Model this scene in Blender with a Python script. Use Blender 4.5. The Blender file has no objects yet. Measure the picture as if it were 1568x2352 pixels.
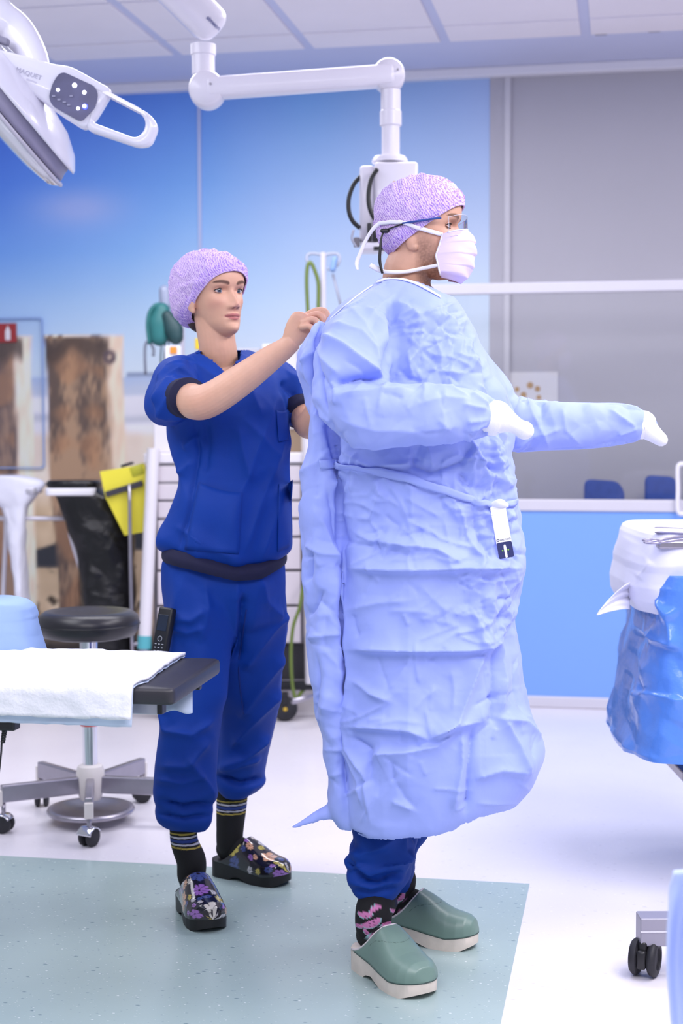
import bpy, bmesh, math, random
import numpy as np
from mathutils import Vector, Matrix, noise as mnoise

# ------------------------------------------------------------------ camera, world, lights, exposure
scn = bpy.context.scene
COL = scn.collection
F_PX, IMG_W, IMG_H = 3471.0, 1568.0, 2352.0
PITCH, ROLL, YAW, CAM_H = 0.06004, -0.003035, 0.18545, 1.30

def _cam_matrix():
    cy, sy = math.cos(YAW), math.sin(YAW); cp, sp = math.cos(PITCH), math.sin(PITCH); cr, sr = math.cos(ROLL), math.sin(ROLL)
    Ry = np.array([[cy, 0, sy], [0, 1, 0], [-sy, 0, cy]])
    Rx = np.array([[1, 0, 0], [0, cp, -sp], [0, sp, cp]])
    Rz = np.array([[cr, -sr, 0], [sr, cr, 0], [0, 0, 1]])
    M = Rz @ Rx @ Ry
    return np.stack([M[:, 0], M[:, 2], -M[:, 1]], 1)      # camera(x right, y down, z forward) <- world
WM = _cam_matrix()
CAMP = np.array([0.0, 0.0, CAM_H])
cam_data = bpy.data.cameras.new('camera')
cam = bpy.data.objects.new('camera', cam_data); COL.objects.link(cam)
rx, dn, fw = WM[0], WM[1], WM[2]
cam.matrix_world = Matrix(((rx[0], -dn[0], -fw[0], 0), (rx[1], -dn[1], -fw[1], 0), (rx[2], -dn[2], -fw[2], CAM_H), (0, 0, 0, 1)))
cam_data.sensor_fit = 'VERTICAL'; cam_data.sensor_height = 36.0; cam_data.lens = F_PX / IMG_H * 36.0
cam_data.clip_start = 0.05; cam_data.clip_end = 60
cam_data.dof.use_dof = True; cam_data.dof.focus_distance = 3.62; cam_data.dof.aperture_fstop = 3.0
scn.camera = cam

def s2l(c):
    c = np.asarray(c, float) / 255.0
    return np.where(c <= 0.04045, c / 12.92, ((c + 0.055) / 1.055) ** 2.4)
def rgba(c): l = s2l(c); return (float(l[0]), float(l[1]), float(l[2]), 1.0)

world = bpy.data.worlds.new('world'); scn.world = world; world.use_nodes = True
world.node_tree.nodes['Background'].inputs[0].default_value = (0.80, 0.83, 1.0, 1)
world.node_tree.nodes['Background'].inputs[1].default_value = 0.40

def area_light(name, loc, sx, sy, power, color=(1, 0.97, 1.0), target=None):
    l = bpy.data.lights.new(name, 'AREA'); l.shape = 'RECTANGLE'; l.size = sx; l.size_y = sy; l.energy = power; l.color = color
    o = bpy.data.objects.new(name, l); COL.objects.link(o); o.location = loc
    if target is not None:
        o.rotation_euler = (Vector(target) - Vector(loc)).to_track_quat('-Z', 'Y').to_euler()
    return o
area_light('ceiling_panel_light', (1.30, 2.9, 2.93), 1.2, 2.4, 92, (1.0, 0.96, 1.0))
area_light('ceiling_panel_light', (-0.4, 0.9, 2.93), 2.4, 1.2, 74, (1.0, 0.96, 1.0))
area_light('ceiling_panel_light', (-2.6, 3.2, 2.93), 1.2, 2.4, 42, (0.95, 0.95, 1.0))
area_light('ceiling_panel_light', (-1.4, 5.5, 2.93), 2.4, 0.6, 46, (0.95, 0.95, 1.0))
area_light('ceiling_panel_light', (0.9, 4.9, 2.93), 1.2, 0.6, 26, (0.97, 0.95, 1.0))
scn.view_settings.view_transform = 'Standard'; scn.view_settings.look = 'None'
scn.view_settings.gamma = 1.0; scn.view_settings.use_curve_mapping = False
scn.view_settings.exposure = 0.16

# ------------------------------------------------------------------ measuring helpers (photo frame 1568 x 2352)
def ray(px, py): return WM.T @ np.array([px - 784.0, py - 1176.0, F_PX])
def pt(px, py, D): return CAMP + ray(px, py) * (D / F_PX)             # point at camera depth D
def gnd(px, py, z=0.0): d = ray(px, py); return CAMP + d * ((z - CAM_H) / d[2])
def atY(px, py, Y): d = ray(px, py); return CAMP + d * (Y / d[1])
def proj(V):
    c = (np.asarray(V, float) - CAMP) @ WM.T
    return np.stack([784 + F_PX * c[..., 0] / c[..., 2], 1176 + F_PX * c[..., 1] / c[..., 2]], -1)
RT = np.array([WM[0][0], WM[0][1], 0]); RT /= np.linalg.norm(RT)     # picture right on the floor plane
AW = np.array([-RT[1], RT[0], 0])                                      # away from the camera
UP = np.array([0.0, 0, 1])
A = lambda *v: np.array(v, float)

# ------------------------------------------------------------------ mesh helpers: every shape is (verts, faces)
def merge(*parts):
    V, Fc, n = [], [], 0
    for v, f in parts:
        v = np.asarray(v, float); V.append(v); Fc += [tuple(i + n for i in q) for q in f]; n += len(v)
    return np.concatenate(V), Fc

def cr_path(pts, n):
    P = np.asarray(pts, float)
    if len(P) == 2:
        t = np.linspace(0, 1, n)[:, None]; return P[0] * (1 - t) + P[1] * t
    Q = np.vstack([2 * P[0] - P[1], P, 2 * P[-1] - P[-2]])
    m = len(P) - 1; out = []
    for s in np.linspace(0, m, n):
        i = min(int(s), m - 1); t = s - i
        a, b, c, d = Q[i], Q[i + 1], Q[i + 2], Q[i + 3]
        out.append(0.5 * ((2 * b) + (c - a) * t + (2 * a - 5 * b + 4 * c - d) * t * t + (3 * b - a - 3 * c + d) * t ** 3))
    return np.array(out)

def interp1(xs, ys, x):
    """smooth (pchip-like) interpolation on a table"""
    return np.interp(x, xs, ys)

def frames(path, up):
    T = np.gradient(path, axis=0); T /= np.linalg.norm(T, axis=1)[:, None] + 1e-12
    up = np.asarray(up, float); out = []
    s = np.cross(T[0], up)
    if np.linalg.norm(s) < 1e-3: s = np.cross(T[0], A(1, 0.3, 0.2))
    s /= np.linalg.norm(s)
    for t in T:
        s = s - t * np.dot(s, t); s /= np.linalg.norm(s); out.append((s, np.cross(s, t)))
    return T, out

def tube(pts, radii, n=16, seg=None, up=(0, 0, 1), cap=True, raw=False, rot=0.0):
    """swept tube; radii is a number, a list, or a list of (side, up) pairs at the control points"""
    pts = np.asarray(pts, float)
    seg = seg or max(2, 6 * (len(pts) - 1) + 1)
    path = pts if raw else cr_path(pts, seg)
    m = len(path)
    r = np.asarray(radii, float)
    if r.ndim == 0: r = np.full((len(pts), 2), float(r))
    elif r.ndim == 1: r = np.stack([r, r], 1)
    R = r if raw else np.maximum(cr_path(np.hstack([r, r[:, :1] * 0]), m)[:, :2], 1e-4)
    T, fr = frames(path, up)
    th = np.linspace(0, 2 * np.pi, n, endpoint=False) + rot
    V = []
    for i in range(m):
        s, b = fr[i]
        V.append(path[i] + np.outer(np.cos(th) * R[i, 0], s) + np.outer(np.sin(th) * R[i, 1], b))
    V = np.concatenate(V); Fc = []
    for i in range(m - 1):
        for j in range(n):
            k = (j + 1) % n
            Fc.append((i * n + j, i * n + k, (i + 1) * n + k, (i + 1) * n + j))
    if cap:
        Fc.append(tuple(range(n))[::-1]); Fc.append(tuple((m - 1) * n + j for j in range(n)))
    # orient outward: swept ring order s->b is right handed about T, faces above point outward
    return V, Fc

def capsule_tube(pts, radii, n=16, seg=None, up=(0, 0, 1)):
    """tube with rounded ends"""
    pts = np.asarray(pts, float); seg = seg or max(2, 6 * (len(pts) - 1) + 1)
    path = cr_path(pts, seg)
    r = np.asarray(radii, float)
    if r.ndim == 0: r = np.full((len(pts), 2), float(r))
    elif r.ndim == 1: r = np.stack([r, r], 1)
    R = np.maximum(cr_path(np.hstack([r, r[:, :1] * 0]), seg)[:, :2], 1e-4)
    d0 = path[0] - path[1]; d0 /= np.linalg.norm(d0); d1 = path[-1] - path[-2]; d1 /= np.linalg.norm(d1)
    pre = [path[0] + d0 * R[0].mean() * c for c in (0.97, 0.8, 0.45)]; pr = [R[0] * q for q in (0.24, 0.6, 0.89)]
    post = [path[-1] + d1 * R[-1].mean() * c for c in (0.45, 0.8, 0.97)]; qr = [R[-1] * q for q in (0.89, 0.6, 0.24)]
    return tube(np.vstack([pre, path, post]), np.vstack([pr, R, qr]), n, up=up, raw=True)

def cyl(p0, p1, r0, r1=None, n=20):
    return tube([p0, p1], [r0, r0 if r1 is None else r1], n, seg=2, up=(0.31, 0.2, 0.93))

def lathe(profile, c, axis=(0, 0, 1), n=28):
    """profile: list of (radius, height along axis); closed at both ends when radius 0"""
    ax = np.asarray(axis, float); ax /= np.linalg.norm(ax)
    s = np.cross(ax, A(0.2, 0.9, 0.1)); s /= np.linalg.norm(s); b = np.cross(ax, s)
    th = np.linspace(0, 2 * np.pi, n, endpoint=False); c = np.asarray(c, float)
    V = [];
    for r, h in profile:
        V.append(c + ax * h + np.outer(np.cos(th) * max(r, 1e-5), s) + np.outer(np.sin(th) * max(r, 1e-5), b))
    V = np.concatenate(V); Fc = []; m = len(profile)
    for i in range(m - 1):
        for j in range(n):
            k = (j + 1) % n; Fc.append((i * n + j, i * n + k, (i + 1) * n + k, (i + 1) * n + j))
    Fc.append(tuple(range(n))[::-1]); Fc.append(tuple((m - 1) * n + j for j in range(n)))
    return V, Fc

def ellipsoid(c, r, basis=None, nu=24, nv=16):
    V = []; B = np.eye(3) if basis is None else np.asarray(basis, float)
    for i in range(nv + 1):
        ph = np.pi * i / nv
        for j in range(nu):
            th = 2 * np.pi * j / nu
            q = A(r[0] * np.sin(ph) * np.cos(th), r[1] * np.sin(ph) * np.sin(th), -r[2] * np.cos(ph))
            V.append(np.asarray(c) + q @ B)
    Fc = []
    for i in range(nv):
        for j in range(nu):
            k = (j + 1) % nu; Fc.append((i * nu + j, i * nu + k, (i + 1) * nu + k, (i + 1) * nu + j))
    return np.array(V), Fc

def box(c, size, basis=None, bev=0.0, seg=2):
    bm = bmesh.new(); bmesh.ops.create_cube(bm, size=1.0)
    for v in bm.verts: v.co = Vector((v.co.x * size[0], v.co.y * size[1], v.co.z * size[2]))
    if bev > 0: bmesh.ops.bevel(bm, geom=bm.edges[:], offset=bev, segments=seg, profile=0.5, affect='EDGES')
    bm.verts.index_update()
    V = np.array([v.co[:] for v in bm.verts]); Fc = [tuple(v.index for v in f.verts) for f in bm.faces]; bm.free()
    B = np.eye(3) if basis is None else np.asarray(basis, float)
    return V @ B + np.asarray(c, float), Fc

def prism(outline, c, e1, e2, e3, thick, hole=None, bev=0.0):
    """outline (2D, metres) in the plane e1,e2 at c; extruded along e3 by thick (centred)"""
    bm = bmesh.new(); loops = []
    def ring(pts, h): return [bm.verts.new((x, y, h)) for x, y in pts]
    a, b = ring(outline, -thick / 2), ring(outline, thick / 2)
    n = len(outline)
    for i in range(n): bm.faces.new((a[i], a[(i + 1) % n], b[(i + 1) % n], b[i]))
    if hole is None:
        bm.faces.new(a[::-1]); bm.faces.new(b)
    else:
        ha, hb = ring(hole, -thick / 2), ring(hole, thick / 2); m = len(hole)
        for i in range(m): bm.faces.new((ha[(i + 1) % m], ha[i], hb[i], hb[(i + 1) % m]))
        assert m == n
        for i in range(n):
            k = (i + 1) % n
            bm.faces.new((b[i], b[k], hb[k], hb[i])); bm.faces.new((a[k], a[i], ha[i], ha[k]))
    bmesh.ops.recalc_face_normals(bm, faces=bm.faces[:])
    if bev > 0:
        eds = [e for e in bm.edges if abs(e.verts[0].co.z - e.verts[1].co.z) < 1e-9 and len(e.link_faces) == 2 and
               abs(e.link_faces[0].normal.z) + abs(e.link_faces[1].normal.z) < 1.5 and abs(e.link_faces[0].normal.z) + abs(e.link_faces[1].normal.z) > 0.5]
        bmesh.ops.bevel(bm, geom=eds, offset=bev, segments=2, profile=0.5, affect='EDGES')
    bm.verts.index_update()
    V = np.array([v.co[:] for v in bm.verts]); Fc = [tuple(v.index for v in f.verts) for f in bm.faces]; bm.free()
    return np.asarray(c) + V @ np.stack([e1, e2, e3]), Fc

def round_poly(pts, r, n=5):
    """round the corners of a 2D polygon"""
    P = np.asarray(pts, float); out = []
    for i in range(len(P)):
        a, b, c = P[i - 1], P[i], P[(i + 1) % len(P)]
        u = a - b; v = c - b; lu, lv = np.linalg.norm(u), np.linalg.norm(v)
        q = min(r, lu * 0.45, lv * 0.45); s, e = b + u / lu * q, b + v / lv * q
        for t in np.linspace(0, 1, n): out.append((1 - t) ** 2 * s + 2 * t * (1 - t) * b + t * t * e)
    return [tuple(o) for o in out]

def grid_faces(m, n, wrap=False):
    Fc = []
    for i in range(m - 1):
        for j in range(n if wrap else n - 1):
            k = (j + 1) % n; Fc.append((i * n + j, i * n + k, (i + 1) * n + k, (i + 1) * n + j))
    return Fc

def sheet(V, m, n, thick):
    """grid of points m x n -> closed sheet with thickness (offset along grid normals)"""
    G = V.reshape(m, n, 3); du = np.gradient(G, axis=0); dv = np.gradient(G, axis=1)
    N = np.cross(dv, du); N /= np.linalg.norm(N, axis=2)[..., None] + 1e-12
    a, b = (G + N * thick / 2).reshape(-1, 3), (G - N * thick / 2).reshape(-1, 3)
    f = grid_faces(m, n); o = m * n; Fc = [q[::-1] for q in f] + [tuple(i + o for i in q) for q in f]
    rim = [j for j in range(n)] + [i * n + n - 1 for i in range(1, m)] + [(m - 1) * n + j for j in range(n - 2, -1, -1)] + [i * n for i in range(m - 2, 0, -1)]
    for i in range(len(rim)):
        p, q = rim[i], rim[(i + 1) % len(rim)]; Fc.append((p, q, q + o, p + o))
    return np.vstack([a, b]), Fc

# ------------------------------------------------------------------ objects
OFF = {}
def thing(name, label, cat, loc, group=None):
    o = bpy.data.objects.new(name, None); COL.objects.link(o); o.location = tuple(map(float, loc)); o.empty_display_size = 0.1
    o['label'] = label; o['category'] = cat
    if group: o['group'] = group
    OFF[o.name] = np.asarray(loc, float); return o

def obj(name, vf, mat, parent=None, smooth=True, colors=None, angle=None, label=None, recalc=True):
    v, f = vf; v = np.asarray(v, float)
    base = OFF[parent.name] if parent is not None else np.zeros(3)
    me = bpy.data.meshes.new(name); me.from_pydata((v - base).tolist(), [], [tuple(int(i) for i in q) for q in f])
    if recalc:
        bm = bmesh.new(); bm.from_mesh(me); bmesh.ops.recalc_face_normals(bm, faces=bm.faces[:]); bm.to_mesh(me); bm.free()
    if smooth:
        me.polygons.foreach_set('use_smooth', [True] * len(me.polygons))
        if angle: me.set_sharp_from_angle(angle=math.radians(angle))
    if colors is not None:
        at = me.color_attributes.new('Col', 'FLOAT_COLOR', 'POINT')
        at.data.foreach_set('color', np.hstack([colors, np.ones((len(colors), 1))]).astype(np.float32).ravel())
    me.materials.append(mat)
    o = bpy.data.objects.new(name, me); COL.objects.link(o)
    if parent is not None: o.parent = parent
    OFF[o.name] = base
    if label: o['label'] = label
    return o

def tag(o, label, cat, group=None):
    o['label'] = label; o['category'] = cat
    if group: o['group'] = group
    return o
def struct(o): o['kind'] = 'structure'; return o

def set_origin(o):
    """put a lone mesh's origin at its base"""
    me = o.data; n = len(me.vertices); co = np.empty(n * 3); me.vertices.foreach_get('co', co); co = co.reshape(-1, 3)
    b = A(co[:, 0].mean(), co[:, 1].mean(), co[:, 2].min()); me.vertices.foreach_set('co', (co - b).ravel()); me.update()
    o.location = tuple(b); OFF[o.name] = b; return o

def voxel(parts, vox, smooth=3, lam=0.5):
    """union of closed shapes by voxel remeshing; returns verts, quads"""
    v, f = merge(*parts)
    me = bpy.data.meshes.new('tmp'); me.from_pydata(v.tolist(), [], f); o = bpy.data.objects.new('tmp', me); COL.objects.link(o)
    md = o.modifiers.new('r', 'REMESH'); md.mode = 'VOXEL'; md.voxel_size = vox; md.adaptivity = 0
    dg = bpy.context.evaluated_depsgraph_get(); ev = o.evaluated_get(dg).to_mesh()
    V = np.empty(len(ev.vertices) * 3); ev.vertices.foreach_get('co', V); V = V.reshape(-1, 3)
    Fq = [tuple(p.vertices) for p in ev.polygons]
    o.evaluated_get(dg).to_mesh_clear(); bpy.data.objects.remove(o); bpy.data.meshes.remove(me)
    return lap(V, Fq, smooth, lam), Fq

def edges_of(Fq):
    E = set()
    for q in Fq:
        for i in range(len(q)):
            a, b = q[i], q[(i + 1) % len(q)]; E.add((a, b) if a < b else (b, a))
    return np.array(list(E))
def lap(V, Fq, it, lam=0.5, E=None):
    if it <= 0: return V
    E = edges_of(Fq) if E is None else E
    n = len(V); deg = np.bincount(E.ravel(), minlength=n)[:, None] + 1e-9
    for _ in range(it):
        S = np.zeros_like(V)
        for k in range(3):
            S[:, k] = np.bincount(E[:, 0], V[E[:, 1], k], n) + np.bincount(E[:, 1], V[E[:, 0], k], n)
        V = V + lam * (S / deg - V)
    return V
def vnormals(V, Fq):
    N = np.zeros_like(V)
    tri = np.array([(q[0], q[1], q[2]) for q in Fq] + [(q[0], q[2], q[3]) for q in Fq if len(q) > 3])
    fn = np.cross(V[tri[:, 1]] - V[tri[:, 0]], V[tri[:, 2]] - V[tri[:, 0]])
    for c in range(3):
        for k in range(3): N[:, k] += np.bincount(tri[:, c], fn[:, k], len(V))
    return N / (np.linalg.norm(N, axis=1)[:, None] + 1e-12)

_rs = np.random.RandomState(5)
_PERM = np.concatenate([_rs.permutation(256)] * 3)
_GR = _rs.normal(size=(256, 3)); _GR /= np.linalg.norm(_GR, axis=1)[:, None]
def nz(V, s, seed=0):
    """gradient noise, about -0.8..0.8"""
    Q = np.asarray(V, float) * s + A(seed * 7.31, seed * 3.77, seed * 5.13) + 100.0
    I = np.floor(Q).astype(int); Fr = Q - I; w = Fr ** 3 * (Fr * (Fr * 6 - 15) + 10); out = np.zeros(len(Q))
    for dx in (0, 1):
        for dy in (0, 1):
            for dz in (0, 1):
                h = _PERM[(_PERM[(_PERM[(I[:, 0] + dx) & 255] + I[:, 1] + dy) & 255] + I[:, 2] + dz) & 255]
                g = _GR[h]; dot = g[:, 0] * (Fr[:, 0] - dx) + g[:, 1] * (Fr[:, 1] - dy) + g[:, 2] * (Fr[:, 2] - dz)
                out += dot * (w[:, 0] if dx else 1 - w[:, 0]) * (w[:, 1] if dy else 1 - w[:, 1]) * (w[:, 2] if dz else 1 - w[:, 2])
    return out * 1.6
def ridged(V, s, seed=0, warp=0.0, ws=1.0):
    """crumpled-sheet noise: tent-shaped ridges, 0..1"""
    if warp > 0:
        V = V + warp * np.stack([nz(V, ws, seed + 11), nz(V, ws, seed + 12), nz(V, ws, seed + 13)], 1)
    n = nz(V, s, seed)
    return 1 - np.minimum(np.abs(n) * 2.2, 1)

def facet2d(P, spacing, seed):
    """folded-paper relief: random heights on a triangulated point set, linearly interpolated (sharp creases, flat facets)"""
    from mathutils.geometry import delaunay_2d_cdt
    rs = np.random.RandomState(seed); lo, hi = P.min(0) - spacing * 1.5, P.max(0) + spacing * 1.5
    nx, ny = int((hi[0] - lo[0]) / spacing) + 2, int((hi[1] - lo[1]) / spacing) + 2
    gx, gy = np.meshgrid(np.arange(nx), np.arange(ny)); pts = np.stack([gx.ravel() + 0.5 * (gy.ravel() % 2), gy.ravel()], 1) + rs.uniform(-0.42, 0.42, (nx * ny, 2))
    pts = lo + pts * spacing; hgt = rs.uniform(-1, 1, len(pts))
    r = delaunay_2d_cdt([Vector(p) for p in pts], [], [], 0, 1e-7)
    vs = np.array([v[:] for v in r[0]]); hv = np.array([hgt[o[0]] if len(o) else 0.0 for o in r[3]])
    order = np.argsort(P[:, 0]); Px = P[order]; xs = Px[:, 0]; out = np.zeros(len(P)); res = np.zeros(len(P))
    for t in r[2]:
        if len(t) != 3: continue
        a, b, c = vs[t[0]], vs[t[1]], vs[t[2]]
        i0, i1 = np.searchsorted(xs, min(a[0], b[0], c[0])), np.searchsorted(xs, max(a[0], b[0], c[0]), 'right')
        if i1 <= i0: continue
        Q = Px[i0:i1]; den = (b[1] - c[1]) * (a[0] - c[0]) + (c[0] - b[0]) * (a[1] - c[1])
        if abs(den) < 1e-12: continue
        u = ((b[1] - c[1]) * (Q[:, 0] - c[0]) + (c[0] - b[0]) * (Q[:, 1] - c[1])) / den; v = ((c[1] - a[1]) * (Q[:, 0] - c[0]) + (a[0] - c[0]) * (Q[:, 1] - c[1])) / den
        m = (u >= -1e-9) & (v >= -1e-9) & (u + v <= 1 + 1e-9)
        out[i0:i1][m] = (u * hv[t[0]] + v * hv[t[1]] + (1 - u - v) * hv[t[2]])[m]
    res[order] = out; return res
def crumple(V, N, spacing, seed, stretch=(1.0, 1.0)):
    """facet relief over a cloth skin, laid on from the front, back and sides and blended by the normal"""
    z = V[:, 2] * stretch[1]; tot = np.zeros(len(V)); ws = np.zeros(len(V)) + 1e-9
    for k, (dirn, e) in enumerate(((-AW, RT), (AW, RT), (RT, AW), (-RT, AW))):
        w = np.clip((N * dirn).sum(1) - 0.35, 0, 1) ** 2; m = w > 1e-4
        if m.sum() < 10: continue
        P2 = np.stack([(V[m] @ e) * stretch[0], z[m]], 1); tot[m] += w[m] * facet2d(P2, spacing, seed + k); ws[m] += w[m]
    return tot / ws

def crease_field(V, N, creases):
    """creases: (polyline in photo px, amplitude m, width one side px, width other side px). Works on camera-facing skin."""
    P = proj(V); d = np.zeros(len(V))
    toc = CAMP - V; toc /= np.linalg.norm(toc, axis=1)[:, None]
    facing = np.clip((N * toc).sum(1) * 3.0, 0, 1)
    for pts, amp, w1, w2 in creases:
        pts = np.asarray(pts, float); bestd = np.full(len(V), 1e9); sg = np.zeros(len(V)); tt = np.zeros(len(V))
        L = np.linalg.norm(np.diff(pts, axis=0), axis=1); tot = L.sum(); acc = 0
        lo = pts.min(0) - 3 * max(w1, w2); hi = pts.max(0) + 3 * max(w1, w2)
        idx = np.where((P > lo).all(1) & (P < hi).all(1))[0]
        if len(idx) == 0: continue
        Q = P[idx]; bd = np.full(len(idx), 1e9); s_ = np.zeros(len(idx)); t_ = np.zeros(len(idx))
        for i in range(len(pts) - 1):
            a, b = pts[i], pts[i + 1]; e = b - a; t = np.clip(((Q - a) @ e) / (e @ e), 0, 1)
            dv = Q - (a + t[:, None] * e); dd = np.linalg.norm(dv, axis=1); m = dd < bd
            cr = e[0] * (Q[:, 1] - a[1]) - e[1] * (Q[:, 0] - a[0])
            bd[m] = dd[m]; s_[m] = cr[m]; t_[m] = (acc + t[m] * L[i]) / tot; acc += L[i]
        w = np.where(s_ > 0, w1, w2); taper = np.clip(np.minimum(t_, 1 - t_) * 6 + 0.15, 0, 1)
        d[idx] += amp * np.exp(-bd / w) * taper
    return d * facing

# ------------------------------------------------------------------ materials
def new_mat(name):
    m = bpy.data.materials.new(name); m.use_nodes = True; nt = m.node_tree; return m, nt, nt.nodes['Principled BSDF']
def mat(name, c, rough=0.5, metal=0.0, var=0.0, vs=6.0, bump=0.0, bs=60.0, spec=0.5, coat=0.0, sheen=0.0, emit=None, es=1.0, sub=0.0, attr=False, bd=0.002):
    """plain procedural material: base colour with slight noise variation and noise bump"""
    m, nt, b = new_mat(name); N, L = nt.nodes, nt.links
    tc = N.new('ShaderNodeTexCoord')
    b.inputs['Roughness'].default_value = rough; b.inputs['Metallic'].default_value = metal
    b.inputs['Specular IOR Level'].default_value = spec; b.inputs['Coat Weight'].default_value = coat
    if sheen: b.inputs['Sheen Weight'].default_value = sheen
    if sub: b.inputs['Subsurface Weight'].default_value = sub; b.inputs['Subsurface Radius'].default_value = (0.012, 0.005, 0.003); b.inputs['Subsurface Scale'].default_value = 0.6
    src = None
    if attr:
        at = N.new('ShaderNodeAttribute'); at.attribute_name = 'Col'; src = at.outputs['Color']
    if var > 0:
        n = N.new('ShaderNodeTexNoise'); n.inputs['Scale'].default_value = vs; n.inputs['Detail'].default_value = 4
        L.new(tc.outputs['Object'], n.inputs['Vector'])
        mp = N.new('ShaderNodeMapRange'); mp.inputs[1].default_value = 0.3; mp.inputs[2].default_value = 0.7
        mp.inputs[3].default_value = 1 - var; mp.inputs[4].default_value = 1 + var * 0.4; L.new(n.outputs['Fac'], mp.inputs[0])
        mx = N.new('ShaderNodeMix'); mx.data_type = 'RGBA'; mx.blend_type = 'MULTIPLY'; mx.inputs[0].default_value = 1
        if src: L.new(src, mx.inputs[6])
        else: mx.inputs[6].default_value = rgba(c)
        L.new(mp.outputs[0], mx.inputs[7]); L.new(mx.outputs[2], b.inputs['Base Color'])
    elif src: L.new(src, b.inputs['Base Color'])
    else: b.inputs['Base Color'].default_value = rgba(c)
    if bump > 0:
        n = N.new('ShaderNodeTexNoise'); n.inputs['Scale'].default_value = bs; n.inputs['Detail'].default_value = 3
        L.new(tc.outputs['Object'], n.inputs['Vector']); bp = N.new('ShaderNodeBump'); bp.inputs['Strength'].default_value = bump; bp.inputs['Distance'].default_value = bd
        L.new(n.outputs['Fac'], bp.inputs['Height']); L.new(bp.outputs['Normal'], b.inputs['Normal'])
    if emit is not None:
        b.inputs['Emission Color'].default_value = rgba(emit); b.inputs['Emission Strength'].default_value = es
    return m

def ramp(nt, stops, fac, const=False):
    r = nt.nodes.new('ShaderNodeValToRGB'); cr = r.color_ramp
    if const: cr.interpolation = 'CONSTANT'
    while len(cr.elements) < len(stops): cr.elements.new(0.5)
    for e, (p, c) in zip(cr.elements, stops): e.position = p; e.color = rgba(c) if len(c) == 3 else c
    nt.links.new(fac, r.inputs[0]); return r.outputs[0]

def text_mesh(s, size, o3, e1, e2, e3, extr=0.0006, bold=0.0, align='LEFT'):
    cu = bpy.data.curves.new('t', 'FONT'); cu.body = s; cu.size = size; cu.extrude = extr; cu.offset = bold; cu.align_x = align; cu.resolution_u = 2
    o = bpy.data.objects.new('t', cu); COL.objects.link(o); dg = bpy.context.evaluated_depsgraph_get()
    me = bpy.data.meshes.new_from_object(o.evaluated_get(dg)); bpy.data.objects.remove(o)
    V = np.array([v.co[:] for v in me.vertices]); Fc = [tuple(p.vertices) for p in me.polygons]; bpy.data.meshes.remove(me); bpy.data.curves.remove(cu)
    return np.asarray(o3) + V @ np.stack([e1, e2, e3]), Fc
# ------------------------------------------------------------------ the room
YW, ZC, YS = 7.40, 2.99, 6.865          # back wall, ceiling height, glass screen

def floor_material(name, base, dark, light, rough, tint):
    m, nt, b = new_mat(name); N, L = nt.nodes, nt.links
    tc = N.new('ShaderNodeTexCoord')
    def fleck(scale, lo, hi, sx, seed):
        mp = N.new('ShaderNodeMapping'); mp.inputs['Scale'].default_value = (scale * sx, scale, scale); mp.inputs['Location'].default_value = (seed, seed * 2, 0)
        mp.inputs['Rotation'].default_value = (0, 0, seed)
        L.new(tc.outputs['Object'], mp.inputs['Vector'])
        v = N.new('ShaderNodeTexVoronoi'); v.inputs['Scale'].default_value = 1; L.new(mp.outputs[0], v.inputs['Vector'])
        r = N.new('ShaderNodeMapRange'); r.inputs[1].default_value = lo; r.inputs[2].default_value = hi; r.inputs[3].default_value = 1; r.inputs[4].default_value = 0
        L.new(v.outputs['Distance'], r.inputs[0])
        w = N.new('ShaderNodeMath'); w.operation = 'GREATER_THAN'; w.inputs[1].default_value = 0.60; sp = N.new('ShaderNodeSeparateColor'); L.new(v.outputs['Color'], sp.inputs[0]); L.new(sp.outputs[0], w.inputs[0])
        k = N.new('ShaderNodeMath'); k.operation = 'MULTIPLY'; L.new(r.outputs[0], k.inputs[0]); L.new(w.outputs[0], k.inputs[1]); return k.outputs[0]
    n = N.new('ShaderNodeTexNoise'); n.inputs['Scale'].default_value = 2.2; n.inputs['Detail'].default_value = 5; L.new(tc.outputs['Object'], n.inputs['Vector'])
    c0 = ramp(nt, [(0.3, tint), (0.7, base)], n.outputs['Fac'])
    out = c0
    for (sc, lo, hi, sx, seed, colr, st) in ((55, 0.10, 0.16, 0.42, 0.3, dark, 0.75), (70, 0.09, 0.14, 0.55, 1.7, light, 0.9), (110, 0.10, 0.17, 0.5, 2.9, dark, 0.4), (130, 0.10, 0.16, 0.6, 4.1, light, 0.5)):
        mx = N.new('ShaderNodeMix'); mx.data_type = 'RGBA'; f = fleck(sc, lo, hi, sx, seed)
        k = N.new('ShaderNodeMath'); k.operation = 'MULTIPLY'; k.inputs[1].default_value = st; L.new(f, k.inputs[0]); L.new(k.outputs[0], mx.inputs[0])
        L.new(out, mx.inputs[6]); mx.inputs[7].default_value = rgba(colr); out = mx.outputs[2]
    L.new(out, b.inputs['Base Color']); b.inputs['Roughness'].default_value = rough; b.inputs['Specular IOR Level'].default_value = 0.45
    return m
M_floor = floor_material('white_vinyl', (228, 224, 231), (204, 199, 210), (240, 238, 242), 0.24, (222, 218, 226))
M_inlay = floor_material('green_speckled_vinyl', (164, 183, 181), (92, 120, 128), (222, 232, 230), 0.26, (155, 175, 174))
M_white = mat('white_paint', (240, 238, 246), 0.42, var=0.02)
M_white_gloss = mat('white_lacquer', (232, 230, 238), 0.25, coat=0.3, var=0.015)
M_alu = mat('brushed_aluminium', (196, 194, 204), 0.38, metal=0.6, var=0.05, vs=20)
M_steel = mat('stainless_steel', (170, 166, 176), 0.32, metal=0.85, var=0.08, vs=15)
M_chrome = mat('chrome', (225, 226, 232), 0.10, metal=1.0, var=0.02)
M_black = mat('black_plastic', (26, 26, 30), 0.42, var=0.15, vs=12)
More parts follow.
